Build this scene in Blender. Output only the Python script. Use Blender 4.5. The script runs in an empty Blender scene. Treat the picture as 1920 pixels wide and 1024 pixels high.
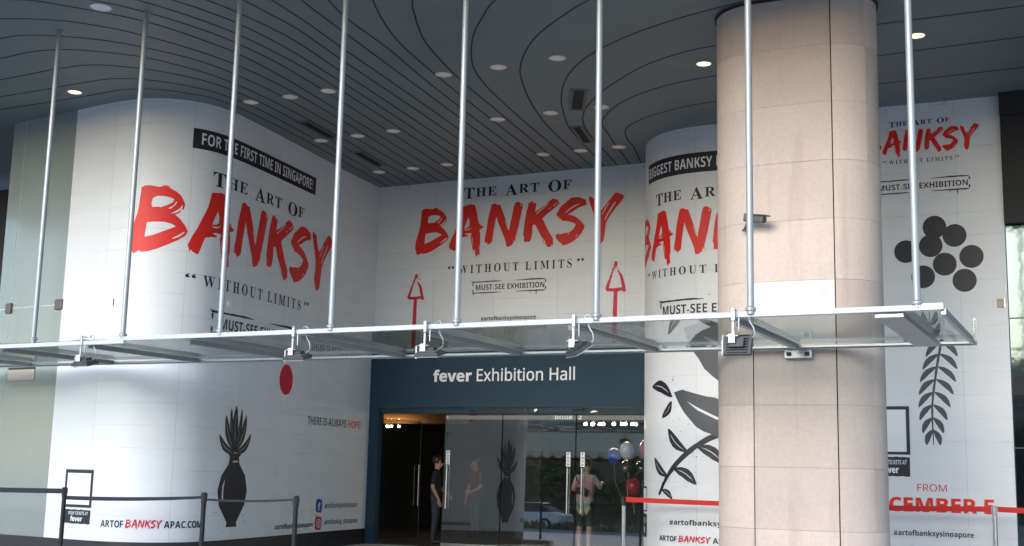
import bpy, bmesh, math, random
from mathutils import Vector, Matrix
from mathutils.geometry import tessellate_polygon
random.seed(7)
SC = bpy.context.scene
COL = SC.collection
PI = math.pi
# ------------------------------------------------------------------ camera, world, sun, exposure
cam_data = bpy.data.cameras.new('camera')
cam = bpy.data.objects.new('camera', cam_data); COL.objects.link(cam)
cam_data.sensor_width = 36; cam_data.lens = 43.125
cam_data.clip_start = 0.1; cam_data.clip_end = 800
_R = [[0.900519, 0.049542, 0.431984], [0.434256, -0.152865, -0.887724], [0.022056, 0.987004, -0.159172]]
_M = Matrix(_R).to_4x4(); _M.translation = Vector((0, 0, 1.5))
cam.matrix_world = _M
SC.camera = cam
SUN_EL, SUN_ROT = math.radians(18), math.radians(188)
world = bpy.data.worlds.new('World'); SC.world = world; world.use_nodes = True
_nt = world.node_tree
_sky = _nt.nodes.new('ShaderNodeTexSky'); _sky.sky_type = 'NISHITA'; _sky.sun_disc = False
_sky.sun_elevation = SUN_EL; _sky.sun_rotation = SUN_ROT; _sky.air_density = 1.0; _sky.dust_density = 1.5; _sky.ozone_density = 3.0
_bg = _nt.nodes['Background']; _bg.inputs['Strength'].default_value = 0.15
_nt.links.new(_sky.outputs['Color'], _bg.inputs['Color'])
sun_data = bpy.data.lights.new('sun', 'SUN'); sun_data.energy = 0.5; sun_data.angle = math.radians(38); sun_data.color = (1, .99, .975)
sun = bpy.data.objects.new('sun', sun_data); COL.objects.link(sun)
_sd = Vector((math.sin(SUN_ROT) * math.cos(SUN_EL), math.cos(SUN_ROT) * math.cos(SUN_EL), math.sin(SUN_EL)))
sun.rotation_euler = _sd.to_track_quat('Z', 'Y').to_euler()
vs = SC.view_settings
vs.view_transform = 'Standard'; vs.look = 'None'; vs.gamma = 1.0; vs.exposure = 1.52
SC.cycles.max_bounces = 10; SC.cycles.transparent_max_bounces = 24; SC.cycles.caustics_reflective = False
SC.cycles.use_denoising = True; SC.cycles.sample_clamp_indirect = 4.0

# ------------------------------------------------------------------ materials
def newmat(name):
    m = bpy.data.materials.new(name); m.use_nodes = True
    return m, m.node_tree, m.node_tree.nodes['Principled BSDF']
def mat(name, col, rough=.5, metal=0., var=.08, scale=3., bump=0., bscale=60., emit=None, estr=0., coat=0.):
    m, nt, b = newmat(name)
    b.inputs['Roughness'].default_value = rough; b.inputs['Metallic'].default_value = metal
    if coat: b.inputs['Coat Weight'].default_value = coat
    tc = nt.nodes.new('ShaderNodeTexCoord')
    n = nt.nodes.new('ShaderNodeTexNoise'); n.inputs['Scale'].default_value = scale; n.inputs['Detail'].default_value = 6
    nt.links.new(tc.outputs['Object'], n.inputs['Vector'])
    mx = nt.nodes.new('ShaderNodeMix'); mx.data_type = 'RGBA'
    mx.inputs['A'].default_value = tuple(c * (1 - var) for c in col) + (1,)
    mx.inputs['B'].default_value = tuple(min(1, c * (1 + var)) for c in col) + (1,)
    nt.links.new(n.outputs['Fac'], mx.inputs['Factor']); nt.links.new(mx.outputs['Result'], b.inputs['Base Color'])
    if bump:
        n2 = nt.nodes.new('ShaderNodeTexNoise'); n2.inputs['Scale'].default_value = bscale; n2.inputs['Detail'].default_value = 4
        nt.links.new(tc.outputs['Object'], n2.inputs['Vector'])
        bp = nt.nodes.new('ShaderNodeBump'); bp.inputs['Strength'].default_value = bump; bp.inputs['Distance'].default_value = .02
        nt.links.new(n2.outputs['Fac'], bp.inputs['Height']); nt.links.new(bp.outputs['Normal'], b.inputs['Normal'])
    if emit:
        b.inputs['Emission Color'].default_value = tuple(emit) + (1,); b.inputs['Emission Strength'].default_value = estr
    return m
def glass(name, tint=(.93, .96, .95), boost=1.0, ior=1.5, dirt=.03, dcol=(.5, .55, .52), rough=0.0, wave=0.):
    m = bpy.data.materials.new(name); m.use_nodes = True; nt = m.node_tree
    nt.nodes.remove(nt.nodes['Principled BSDF']); out = nt.nodes['Material Output']
    tr = nt.nodes.new('ShaderNodeBsdfTransparent'); tr.inputs['Color'].default_value = tint + (1,)
    df = nt.nodes.new('ShaderNodeBsdfDiffuse'); df.inputs['Color'].default_value = dcol + (1,)
    gl = nt.nodes.new('ShaderNodeBsdfGlossy'); gl.inputs['Roughness'].default_value = rough
    ge = nt.nodes.new('ShaderNodeNewGeometry')
    im = nt.nodes.new('ShaderNodeMapRange'); im.inputs['To Min'].default_value = ior; im.inputs['To Max'].default_value = 1 / ior
    nt.links.new(ge.outputs['Backfacing'], im.inputs['Value'])
    fr = nt.nodes.new('ShaderNodeFresnel'); nt.links.new(im.outputs['Result'], fr.inputs['IOR'])
    mu = nt.nodes.new('ShaderNodeMath'); mu.operation = 'MULTIPLY'; mu.use_clamp = True; mu.inputs[1].default_value = boost
    nt.links.new(fr.outputs['Fac'], mu.inputs[0])
    tc = nt.nodes.new('ShaderNodeTexCoord')
    n = nt.nodes.new('ShaderNodeTexNoise'); n.inputs['Scale'].default_value = 1.3; n.inputs['Detail'].default_value = 8
    nt.links.new(tc.outputs['Object'], n.inputs['Vector'])
    mr = nt.nodes.new('ShaderNodeMapRange'); mr.inputs['To Min'].default_value = 0; mr.inputs['To Max'].default_value = dirt * 2
    nt.links.new(n.outputs['Fac'], mr.inputs['Value'])
    m1 = nt.nodes.new('ShaderNodeMixShader'); m2 = nt.nodes.new('ShaderNodeMixShader')
    nt.links.new(mr.outputs['Result'], m1.inputs[0]); nt.links.new(tr.outputs[0], m1.inputs[1]); nt.links.new(df.outputs[0], m1.inputs[2])
    nt.links.new(mu.outputs[0], m2.inputs[0]); nt.links.new(m1.outputs[0], m2.inputs[1]); nt.links.new(gl.outputs[0], m2.inputs[2])
    if wave:
        n2 = nt.nodes.new('ShaderNodeTexNoise'); n2.inputs['Scale'].default_value = 1.1
        nt.links.new(tc.outputs['Object'], n2.inputs['Vector'])
        bp = nt.nodes.new('ShaderNodeBump'); bp.inputs['Strength'].default_value = wave; bp.inputs['Distance'].default_value = .1
        nt.links.new(n2.outputs['Fac'], bp.inputs['Height']); nt.links.new(bp.outputs['Normal'], gl.inputs['Normal'])
    nt.links.new(m2.outputs[0], out.inputs[0])
    return m
def vinyl(name):
    """white banner vinyl printed with faint painted brick courses (uses the wall's own UV in metres)"""
    m, nt, b = newmat(name); b.inputs['Roughness'].default_value = .42; b.inputs['Specular IOR Level'].default_value = .35
    uv = nt.nodes.new('ShaderNodeUVMap'); uv.uv_map = 'wall'
    nz = nt.nodes.new('ShaderNodeTexNoise'); nz.inputs['Scale'].default_value = 1.7; nz.inputs['Detail'].default_value = 5
    nt.links.new(uv.outputs[0], nz.inputs['Vector'])
    ad = nt.nodes.new('ShaderNodeMix'); ad.data_type = 'RGBA'; ad.blend_type = 'LINEAR_LIGHT'; ad.inputs['Factor'].default_value = .018
    nt.links.new(uv.outputs[0], ad.inputs['A']); nt.links.new(nz.outputs['Color'], ad.inputs['B'])
    br = nt.nodes.new('ShaderNodeTexBrick'); br.inputs['Scale'].default_value = 1.0
    br.inputs['Brick Width'].default_value = 60; br.inputs['Row Height'].default_value = .345; br.inputs['Mortar Size'].default_value = .013; br.inputs['Mortar Smooth'].default_value = .8
    nt.links.new(ad.outputs['Result'], br.inputs['Vector'])
    n3 = nt.nodes.new('ShaderNodeTexNoise'); n3.inputs['Scale'].default_value = .9; n3.inputs['Detail'].default_value = 7; n3.inputs['Roughness'].default_value = .65
    mp = nt.nodes.new('ShaderNodeMapping'); mp.inputs['Scale'].default_value = (.8, 3.2, 1)
    nt.links.new(uv.outputs[0], mp.inputs['Vector']); nt.links.new(mp.outputs[0], n3.inputs['Vector'])
    rp = nt.nodes.new('ShaderNodeValToRGB'); rp.color_ramp.elements[0].position = .45; rp.color_ramp.elements[1].position = .62
    nt.links.new(n3.outputs['Fac'], rp.inputs['Fac'])
    sub = nt.nodes.new('ShaderNodeMath'); sub.operation = 'MULTIPLY'
    nt.links.new(br.outputs['Fac'], sub.inputs[0]); nt.links.new(rp.outputs['Color'], sub.inputs[1])
    mx = nt.nodes.new('ShaderNodeMix'); mx.data_type = 'RGBA'
    mx.inputs['A'].default_value = (.77, .79, .815, 1); mx.inputs['B'].default_value = (.64, .655, .68, 1)
    nt.links.new(sub.outputs[0], mx.inputs['Factor'])
    n4 = nt.nodes.new('ShaderNodeTexNoise'); n4.inputs['Scale'].default_value = 3.; n4.inputs['Detail'].default_value = 8
    mp4 = nt.nodes.new('ShaderNodeMapping'); mp4.inputs['Scale'].default_value = (.35, 1.2, 1)
    nt.links.new(uv.outputs[0], mp4.inputs['Vector']); nt.links.new(mp4.outputs[0], n4.inputs['Vector'])
    m4 = nt.nodes.new('ShaderNodeMix'); m4.data_type = 'RGBA'; m4.blend_type = 'MULTIPLY'; m4.inputs['Factor'].default_value = 1
    r4 = nt.nodes.new('ShaderNodeMapRange'); r4.inputs['To Min'].default_value = .93; r4.inputs['To Max'].default_value = 1.05
    nt.links.new(n4.outputs['Fac'], r4.inputs['Value']); nt.links.new(mx.outputs['Result'], m4.inputs['A']); nt.links.new(r4.outputs['Result'], m4.inputs['B'])
    # grey mildew specks in a band near the soffit (a stain of its own shape)
    sp = nt.nodes.new('ShaderNodeSeparateXYZ'); nt.links.new(uv.outputs[0], sp.inputs[0])
    bd = nt.nodes.new('ShaderNodeMapRange'); bd.inputs['From Min'].default_value = 6.75; bd.inputs['From Max'].default_value = 7.15
    nt.links.new(sp.outputs['Y'], bd.inputs['Value'])
    n5 = nt.nodes.new('ShaderNodeTexNoise'); n5.inputs['Scale'].default_value = 9; n5.inputs['Detail'].default_value = 3
    nt.links.new(uv.outputs[0], n5.inputs['Vector'])
    n6 = nt.nodes.new('ShaderNodeTexNoise'); n6.inputs['Scale'].default_value = .8
    nt.links.new(uv.outputs[0], n6.inputs['Vector'])
    r5 = nt.nodes.new('ShaderNodeMapRange'); r5.inputs['From Min'].default_value = .62; r5.inputs['From Max'].default_value = .72; nt.links.new(n5.outputs['Fac'], r5.inputs['Value'])
    r6 = nt.nodes.new('ShaderNodeMapRange'); r6.inputs['From Min'].default_value = .5; r6.inputs['From Max'].default_value = .6; nt.links.new(n6.outputs['Fac'], r6.inputs['Value'])
    q = nt.nodes.new('ShaderNodeMath'); q.operation = 'MULTIPLY'; nt.links.new(r5.outputs[0], q.inputs[0]); nt.links.new(r6.outputs[0], q.inputs[1])
    q2 = nt.nodes.new('ShaderNodeMath'); q2.operation = 'MULTIPLY'; nt.links.new(q.outputs[0], q2.inputs[0]); nt.links.new(bd.outputs[0], q2.inputs[1])
    q3 = nt.nodes.new('ShaderNodeMath'); q3.operation = 'MULTIPLY'; q3.inputs[1].default_value = .55; nt.links.new(q2.outputs[0], q3.inputs[0])
    m5 = nt.nodes.new('ShaderNodeMix'); m5.data_type = 'RGBA'; m5.inputs['B'].default_value = (.3, .32, .34, 1)
    nt.links.new(q3.outputs[0], m5.inputs['Factor']); nt.links.new(m4.outputs['Result'], m5.inputs['A'])
    dv = nt.nodes.new('ShaderNodeMath'); dv.operation = 'DIVIDE'; dv.inputs[1].default_value = 1.37; nt.links.new(sp.outputs['X'], dv.inputs[0])
    frc = nt.nodes.new('ShaderNodeMath'); frc.operation = 'FRACT'; nt.links.new(dv.outputs[0], frc.inputs[0])
    ls = nt.nodes.new('ShaderNodeMath'); ls.operation = 'LESS_THAN'; ls.inputs[1].default_value = .008; nt.links.new(frc.outputs[0], ls.inputs[0])
    fl = nt.nodes.new('ShaderNodeMath'); fl.operation = 'FLOOR'; nt.links.new(dv.outputs[0], fl.inputs[0])
    wn = nt.nodes.new('ShaderNodeTexWhiteNoise'); wn.noise_dimensions = '1D'; nt.links.new(fl.outputs[0], wn.inputs['W'])
    tn = nt.nodes.new('ShaderNodeMapRange'); tn.inputs['To Min'].default_value = .965; tn.inputs['To Max'].default_value = 1.0; nt.links.new(wn.outputs['Value'], tn.inputs['Value'])
    sm = nt.nodes.new('ShaderNodeMath'); sm.operation = 'MULTIPLY_ADD'; sm.inputs[1].default_value = -.16; nt.links.new(ls.outputs[0], sm.inputs[0]); nt.links.new(tn.outputs[0], sm.inputs[2])
    m6 = nt.nodes.new('ShaderNodeMix'); m6.data_type = 'RGBA'; m6.blend_type = 'MULTIPLY'; m6.inputs['Factor'].default_value = 1
    nt.links.new(m5.outputs['Result'], m6.inputs['A']); nt.links.new(sm.outputs[0], m6.inputs['B'])
    nt.links.new(m6.outputs['Result'], b.inputs['Base Color'])
    n7 = nt.nodes.new('ShaderNodeTexNoise'); n7.inputs['Scale'].default_value = 2.2
    nt.links.new(uv.outputs[0], n7.inputs['Vector'])
    bp = nt.nodes.new('ShaderNodeBump'); bp.inputs['Strength'].default_value = .3; bp.inputs['Distance'].default_value = .02
    nt.links.new(n7.outputs['Fac'], bp.inputs['Height']); nt.links.new(bp.outputs['Normal'], b.inputs['Normal'])
    return m
def stone(name, col):
    m, nt, b = newmat(name); b.inputs['Roughness'].default_value = .62
    tc = nt.nodes.new('ShaderNodeTexCoord')
    def noise(s, d, sc=(1, 1, 1)):
        mp = nt.nodes.new('ShaderNodeMapping'); mp.inputs['Scale'].default_value = sc
        n = nt.nodes.new('ShaderNodeTexNoise'); n.inputs['Scale'].default_value = s; n.inputs['Detail'].default_value = d
        nt.links.new(tc.outputs['Object'], mp.inputs[0]); nt.links.new(mp.outputs[0], n.inputs['Vector']); return n
    a, c2, s = noise(1.1, 6), noise(22, 4), noise(2.5, 5, (2.2, 2.2, .25))
    mx = nt.nodes.new('ShaderNodeMix'); mx.data_type = 'RGBA'
    mx.inputs['A'].default_value = tuple(c * .84 for c in col) + (1,); mx.inputs['B'].default_value = tuple(c * 1.1 for c in col) + (1,)
    nt.links.new(a.outputs['Fac'], mx.inputs['Factor'])
    r = nt.nodes.new('ShaderNodeMapRange'); r.inputs['To Min'].default_value = .88; r.inputs['To Max'].default_value = 1.1; nt.links.new(c2.outputs['Fac'], r.inputs['Value'])
    m1 = nt.nodes.new('ShaderNodeMix'); m1.data_type = 'RGBA'; m1.blend_type = 'MULTIPLY'; m1.inputs['Factor'].default_value = 1
    nt.links.new(mx.outputs['Result'], m1.inputs['A']); nt.links.new(r.outputs[0], m1.inputs['B'])
    rs = nt.nodes.new('ShaderNodeMapRange'); rs.inputs['From Min'].default_value = .55; rs.inputs['From Max'].default_value = .8; rs.inputs['To Max'].default_value = .42; nt.links.new(s.outputs['Fac'], rs.inputs['Value'])
    m2 = nt.nodes.new('ShaderNodeMix'); m2.data_type = 'RGBA'; m2.inputs['B'].default_value = (.36, .28, .23, 1)
    nt.links.new(rs.outputs[0], m2.inputs['Factor']); nt.links.new(m1.outputs['Result'], m2.inputs['A'])
    oi = nt.nodes.new('ShaderNodeObjectInfo'); ro = nt.nodes.new('ShaderNodeMapRange'); ro.inputs['To Min'].default_value = .86; ro.inputs['To Max'].default_value = 1.08
    nt.links.new(oi.outputs['Random'], ro.inputs['Value'])
    m3 = nt.nodes.new('ShaderNodeMix'); m3.data_type = 'RGBA'; m3.blend_type = 'MULTIPLY'; m3.inputs['Factor'].default_value = 1
    nt.links.new(m2.outputs['Result'], m3.inputs['A']); nt.links.new(ro.outputs[0], m3.inputs['B'])
    nt.links.new(m3.outputs['Result'], b.inputs['Base Color'])
    bp = nt.nodes.new('ShaderNodeBump'); bp.inputs['Strength'].default_value = .1; bp.inputs['Distance'].default_value = .01
    nt.links.new(c2.outputs['Fac'], bp.inputs['Height']); nt.links.new(bp.outputs['Normal'], b.inputs['Normal'])
    return m
M = dict(
    vinyl=vinyl('printed white vinyl'),
    soffit=mat('slate soffit panel', (.150, .176, .184), .55, var=.2, scale=.9, bump=.03, bscale=4),
    groove_shade=mat('black groove', (.012, .014, .02), .8),
    ink=mat('black ink', (.012, .014, .022), .5, var=.15),
    charcoal=mat('charcoal ink', (.055, .062, .075), .5, var=.06),
    red=mat('red ink', (.76, .014, .009), .5, var=.14, scale=1.2),
    crimson=mat('crimson ink', (.62, .012, .035), .55, var=.2, scale=5),
    white=mat('white ink', (.8, .82, .84), .5, var=.03),
    blue=mat('navy fascia paint', (.010, .036, .060), .75, var=.2, scale=1.3),
    stone=stone('pink beige stone', (.66, .545, .48)),
    paleslab=stone('paler stone', (.80, .78, .76)),  # one column panel is set paler than the rest
    joint=mat('dark sealant', (.02, .017, .02), .8),
    whitemetal=mat('white powder coat', (.55, .575, .60), .35, var=.05, scale=8),
    camgrey=mat('camera grey', (.10, .10, .098), .45),
    alu=mat('satin aluminium', (.46, .48, .49), .34, .6, var=.1, scale=6),
    rodmetal=mat('silver painted rod', (.36, .38, .395), .38, .3, var=.06, scale=5),
    floodgrey=mat('grey die cast housing', (.085, .087, .09), .5, .3),
    darkalu=mat('dull grey steel', (.42, .43, .435), .42, .25, var=.12, scale=6),
    steel=mat('brushed steel', (.6, .6, .6), .24, 1., var=.08, scale=20),
    black=mat('black plastic', (.014, .015, .018), .6, var=.2, scale=10),
    blackpost=mat('black painted post', (.007, .008, .012), .65, var=.2, scale=10),
    belt=mat('black webbing', (.018, .02, .03), .8, var=.2, scale=40),
    redbelt=mat('red webbing', (.62, .02, .012), .7, var=.1, scale=30),
    bronze=mat('bronze fitting', (.13, .115, .095), .4, .5),
    beige=mat('beige plate', (.42, .36, .31), .5),
    skirt=mat('dark granite skirting', (.02, .021, .025), .35, var=.3, scale=25),
    paving=mat('pale grey paving', (.46, .46, .445), .75, var=.16, scale=1.5, bump=.1, bscale=40),
    asphalt=mat('asphalt', (.05, .05, .052), .85, var=.2, scale=8, bump=.3, bscale=120),
    yellowline=mat('yellow road paint', (.55, .28, .03), .7, var=.2, scale=6),
    canopyglass=glass('canopy glass', (.90, .935, .92), 1.0, dirt=.045, dcol=(.5, .53, .52)),
    doorglass=glass('door glass', (.93, .95, .94), 3.9, dirt=.012, dcol=(.3, .33, .33)),
    dooropen=glass('open door glass', (.6, .62, .62), 1.3, dirt=.01),
    transom=glass('transom glass', (.4, .45, .47), 4., dirt=.02, wave=.3),
    frost=mat('frosted strip', (.17, .17, .165), .6),
    greenglass=mat('grey green back painted glass', (.265, .30, .285), .16, var=.12, scale=.7, coat=.3),
    mirror=mat('dark mirror glass', (.05, .066, .07), .06, .85, var=.3, scale=.8, bump=.22, bscale=1.2),
    darkwall=mat('dark cladding', (.010, .011, .013), .65, var=.3, scale=2),
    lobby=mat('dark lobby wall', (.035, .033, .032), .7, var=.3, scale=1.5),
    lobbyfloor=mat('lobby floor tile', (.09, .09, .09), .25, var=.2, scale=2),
    amber=mat('amber bulkhead', (.30, .15, .05), .5, var=.2, scale=3),
    warm=mat('warm lamp', (.9, .8, .6), .4, emit=(1., .74, .42), estr=110.),
    litlamp=mat('lit downlight', (.9, .85, .7), .4, emit=(1., .72, .36), estr=.9),
    dulllamp=mat('dull downlight lens', (.5, .44, .39), .5, emit=(1., .88, .76), estr=.04),
    grille=mat('black grille', (.012, .012, .012), .7),
    grillelight=mat('grey lamp trim', (.5, .48, .45), .5),
    grilleframe=mat('grey grille frame', (.11, .105, .11), .6),
    skin=mat('skin', (.42, .22, .14), .5, var=.1, scale=12),
    skinpale=mat('pale skin', (.55, .33, .24), .5, var=.1, scale=12),
    hair=mat('black hair', (.012, .010, .010), .5, var=.3, scale=40),
    navycloth=mat('navy black polo', (.012, .014, .024), .85, var=.2, scale=15, bump=.2, bscale=25),
    jean=mat('dark jeans', (.03, .037, .055), .85, var=.25, scale=20, bump=.2, bscale=25),
    redcloth=mat('red t shirt', (.09, .004, .01), .85, var=.2, scale=12),
    shoe=mat('black shoe', (.012, .012, .012), .5),
    shorts=mat('dark green shorts', (.03, .04, .035), .8),
    shoewhite=mat('white trainer', (.6, .6, .6), .6),
    leather=mat('black leather bag', (.02, .02, .02), .45),
    leaf=mat('dark leaves', (.055, .11, .035), .6, var=.55, scale=1.2),
    leaf2=mat('yellow green leaves', (.22, .22, .03), .6, var=.5, scale=2.5),
    bark=mat('bark', (.11, .085, .06), .9, var=.3, scale=9),
    carpaint=mat('white car paint', (.78, .79, .8), .2, var=.02, coat=.8),
    carglass=mat('tinted car glass', (.015, .018, .02), .06),
    tyre=mat('tyre rubber', (.02, .02, .02), .8),
    render=mat('cream render', (.55, .51, .44), .8, var=.12, scale=.5),
    awning=mat('cream awning cloth', (.85, .64, .42), .8, var=.08, scale=1),
    window=mat('dark window', (.03, .04, .045), .08),
    fbblue=mat('blue paint daub', (.02, .09, .36), .5, var=.2, scale=20),
    igred=mat('red paint daub', (.45, .02, .05), .5, var=.2, scale=20),
)
def tiedye():
    m, nt, b = newmat('tie dye cotton'); b.inputs['Roughness'].default_value = .85
    tc = nt.nodes.new('ShaderNodeTexCoord'); mp = nt.nodes.new('ShaderNodeMapping'); mp.inputs['Location'].default_value = (.02, 0, -1.22)
    nt.links.new(tc.outputs['Object'], mp.inputs[0])
    w = nt.nodes.new('ShaderNodeTexNoise'); w.inputs['Scale'].default_value = 9; nt.links.new(tc.outputs['Object'], w.inputs['Vector'])
    ln = nt.nodes.new('ShaderNodeVectorMath'); ln.operation = 'LENGTH'; nt.links.new(mp.outputs[0], ln.inputs[0])
    ad = nt.nodes.new('ShaderNodeMath'); ad.operation = 'MULTIPLY_ADD'; ad.inputs[1].default_value = .22; nt.links.new(w.outputs['Fac'], ad.inputs[0]); nt.links.new(ln.outputs['Value'], ad.inputs[2])
    r = nt.nodes.new('ShaderNodeValToRGB'); cr = r.color_ramp
    cr.elements[0].position = .1; cr.elements[0].color = (.6, .36, .36, 1)
    cr.elements[1].position = .60; cr.elements[1].color = (.55, .45, .25, 1)
    for p, c in ((.24, (.6, .26, .32, 1)), (.34, (.65, .46, .44, 1)), (.42, (.5, .48, .5, 1)), (.48, (.16, .34, .46, 1)), (.55, (.6, .5, .2, 1))):
        e = cr.elements.new(p); e.color = c
    nt.links.new(ad.outputs[0], r.inputs['Fac']); nt.links.new(r.outputs['Color'], b.inputs['Base Color'])
    return m
M['tiedye'] = tiedye()
for nm, c in (('b_blue', (.05, .09, .5)), ('b_pearl', (.6, .57, .68)), ('b_pink', (.5, .03, .28)), ('b_black', (.015, .015, .018)), ('b_red', (.5, .02, .05))):
    M[nm] = mat('balloon rubber ' + nm[2:], c, .18, coat=.5, var=.05)

# ------------------------------------------------------------------ mesh helpers
class MB:
    def __init__(s): s.v = []; s.f = []; s.m = []; s.cur = 0
    def add(s, vs_, fs):
        o = len(s.v); s.v += [tuple(p) for p in vs_]
        for f in fs: s.f.append(tuple(o + i for i in f)); s.m.append(s.cur)
        return s
    def box(s, x0, x1, y0, y1, z0, z1):
        return s.add([(x0, y0, z0), (x1, y0, z0), (x1, y1, z0), (x0, y1, z0), (x0, y0, z1), (x1, y0, z1), (x1, y1, z1), (x0, y1, z1)],
                     [(0, 3, 2, 1), (4, 5, 6, 7), (0, 1, 5, 4), (1, 2, 6, 5), (2, 3, 7, 6), (3, 0, 4, 7)])
    def obox(s, c, ax, ay, az):
        c, ax, ay, az = Vector(c), Vector(ax), Vector(ay), Vector(az)
        vs_ = [c - ax - ay - az, c + ax - ay - az, c + ax + ay - az, c - ax + ay - az, c - ax - ay + az, c + ax - ay + az, c + ax + ay + az, c - ax + ay + az]
        return s.add(vs_, [(0, 3, 2, 1), (4, 5, 6, 7), (0, 1, 5, 4), (1, 2, 6, 5), (2, 3, 7, 6), (3, 0, 4, 7)])
    def tube(s, pts, r, n=12, cap=True):
        pts = [Vector(p) for p in pts]; k = len(pts); rs = r if isinstance(r, (list, tuple)) else [r] * k
        up = Vector((0, 0, 1)); vs_ = []
        for i, p in enumerate(pts):
            d = (pts[min(i + 1, k - 1)] - pts[max(i - 1, 0)]).normalized()
            ref = up if abs(d.dot(up)) < .95 else Vector((1, 0, 0))
            a = d.cross(ref).normalized(); b = d.cross(a)
            for j in range(n):
                t = 2 * PI * j / n; vs_.append(p + rs[i] * (a * math.cos(t) + b * math.sin(t)))
        fs = [(i * n + j, i * n + (j + 1) % n, (i + 1) * n + (j + 1) % n, (i + 1) * n + j) for i in range(k - 1) for j in range(n)]
        if cap: fs += [tuple(range(n))[::-1], tuple((k - 1) * n + j for j in range(n))]
        return s.add(vs_, fs)
    def lathe(s, prof, c=(0, 0, 0), n=24, cap=True):
        vs_ = [(c[0] + r * math.cos(2 * PI * j / n), c[1] + r * math.sin(2 * PI * j / n), c[2] + z) for r, z in prof for j in range(n)]
        k = len(prof)
        fs = [(i * n + j, i * n + (j + 1) % n, (i + 1) * n + (j + 1) % n, (i + 1) * n + j) for i in range(k - 1) for j in range(n)]
        if cap: fs += [tuple(range(n))[::-1], tuple((k - 1) * n + j for j in range(n))]
        return s.add(vs_, fs)
    def prism(s, poly, z0, z1):
        n = len(poly); vs_ = [(x, y, z0) for x, y in poly] + [(x, y, z1) for x, y in poly]
        tri = tessellate_polygon([[Vector((x, y, 0)) for x, y in poly]])
        fs = [tuple(t) for t in tri] + [tuple(n + i for i in t[::-1]) for t in tri]
        fs += [(i, (i + 1) % n, n + (i + 1) % n, n + i) for i in range(n)]
        return s.add(vs_, fs)
    def sphere(s, c, r, n=16, sz=1.):
        prof = [(max(1e-4, r * math.sin(PI * i / n)), -r * sz * math.cos(PI * i / n)) for i in range(n + 1)]
        return s.lathe(prof, c, n * 2)
    def build(s, name, mats, parent=None, smooth=False, bevel=0., fixn=True, loc=None):
        me = bpy.data.meshes.new(name)
        o0 = Vector(parent_origin(parent)) if loc is None else Vector(loc)
        me.from_pydata([tuple(Vector(p) - o0) for p in s.v], [], s.f)
        for m in (mats if isinstance(mats, (list, tuple)) else [mats]): me.materials.append(m)
        me.polygons.foreach_set('material_index', s.m)
        if fixn:
            bm = bmesh.new(); bm.from_mesh(me); bmesh.ops.recalc_face_normals(bm, faces=bm.faces[:]); bm.to_mesh(me); bm.free()
        if smooth:
            me.shade_smooth()
        me.update()
        o = bpy.data.objects.new(name, me); COL.objects.link(o)
        if parent is not None: o.parent = parent
        elif loc is not None: o.location = loc
        if bevel:
            b = o.modifiers.new('bevel', 'BEVEL'); b.width = bevel; b.segments = 2; b.limit_method = 'ANGLE'
        if smooth:
            e = o.modifiers.new('split', 'EDGE_SPLIT'); e.split_angle = math.radians(42)
        return o
ORIG = {}
def parent_origin(p):
    r = Vector((0, 0, 0))
    while p is not None:
        r += Vector(p.location); p = p.parent
    return r
def tag(o, label=None, cat=None, group=None, kind=None):
    if label: o['label'] = label
    if cat: o['category'] = cat
    if group: o['group'] = group
    if kind: o['kind'] = kind
    return o
def thing(name, loc, label, cat, group=None):
    o = bpy.data.objects.new(name, None); COL.objects.link(o); o.location = loc
    o.empty_display_size = .2
    return tag(o, label, cat, group, 'thing')
def copy_tree(o, parent=None):
    c = o.copy(); COL.objects.link(c)
    if parent is not None: c.parent = parent
    for ch in list(o.children): copy_tree(ch, c)
    return c

# ------------------------------------------------------------------ walls as plan paths
def catmull(P, n=10):
    """centripetal Catmull-Rom through the points"""
    P = [Vector(p) for p in P]; Q = [2 * P[0] - P[1]] + P + [2 * P[-1] - P[-2]]; out = []
    for i in range(1, len(Q) - 2):
        a, b, c, d = Q[i - 1:i + 3]; t0 = 0.; t1 = t0 + max(1e-6, (b - a).length) ** .5; t2 = t1 + max(1e-6, (c - b).length) ** .5; t3 = t2 + max(1e-6, (d - c).length) ** .5
        for k in range(n):
            t = t1 + (t2 - t1) * k / n
            A1 = a * ((t1 - t) / (t1 - t0)) + b * ((t - t0) / (t1 - t0)); A2 = b * ((t2 - t) / (t2 - t1)) + c * ((t - t1) / (t2 - t1)); A3 = c * ((t3 - t) / (t3 - t2)) + d * ((t - t2) / (t3 - t2))
            B1 = A1 * ((t2 - t) / (t2 - t0)) + A2 * ((t - t0) / (t2 - t0)); B2 = A2 * ((t3 - t) / (t3 - t1)) + A3 * ((t - t1) / (t3 - t1))
            out.append(B1 * ((t2 - t) / (t2 - t1)) + B2 * ((t - t1) / (t2 - t1)))
    out.append(P[-1]); return out
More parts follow.
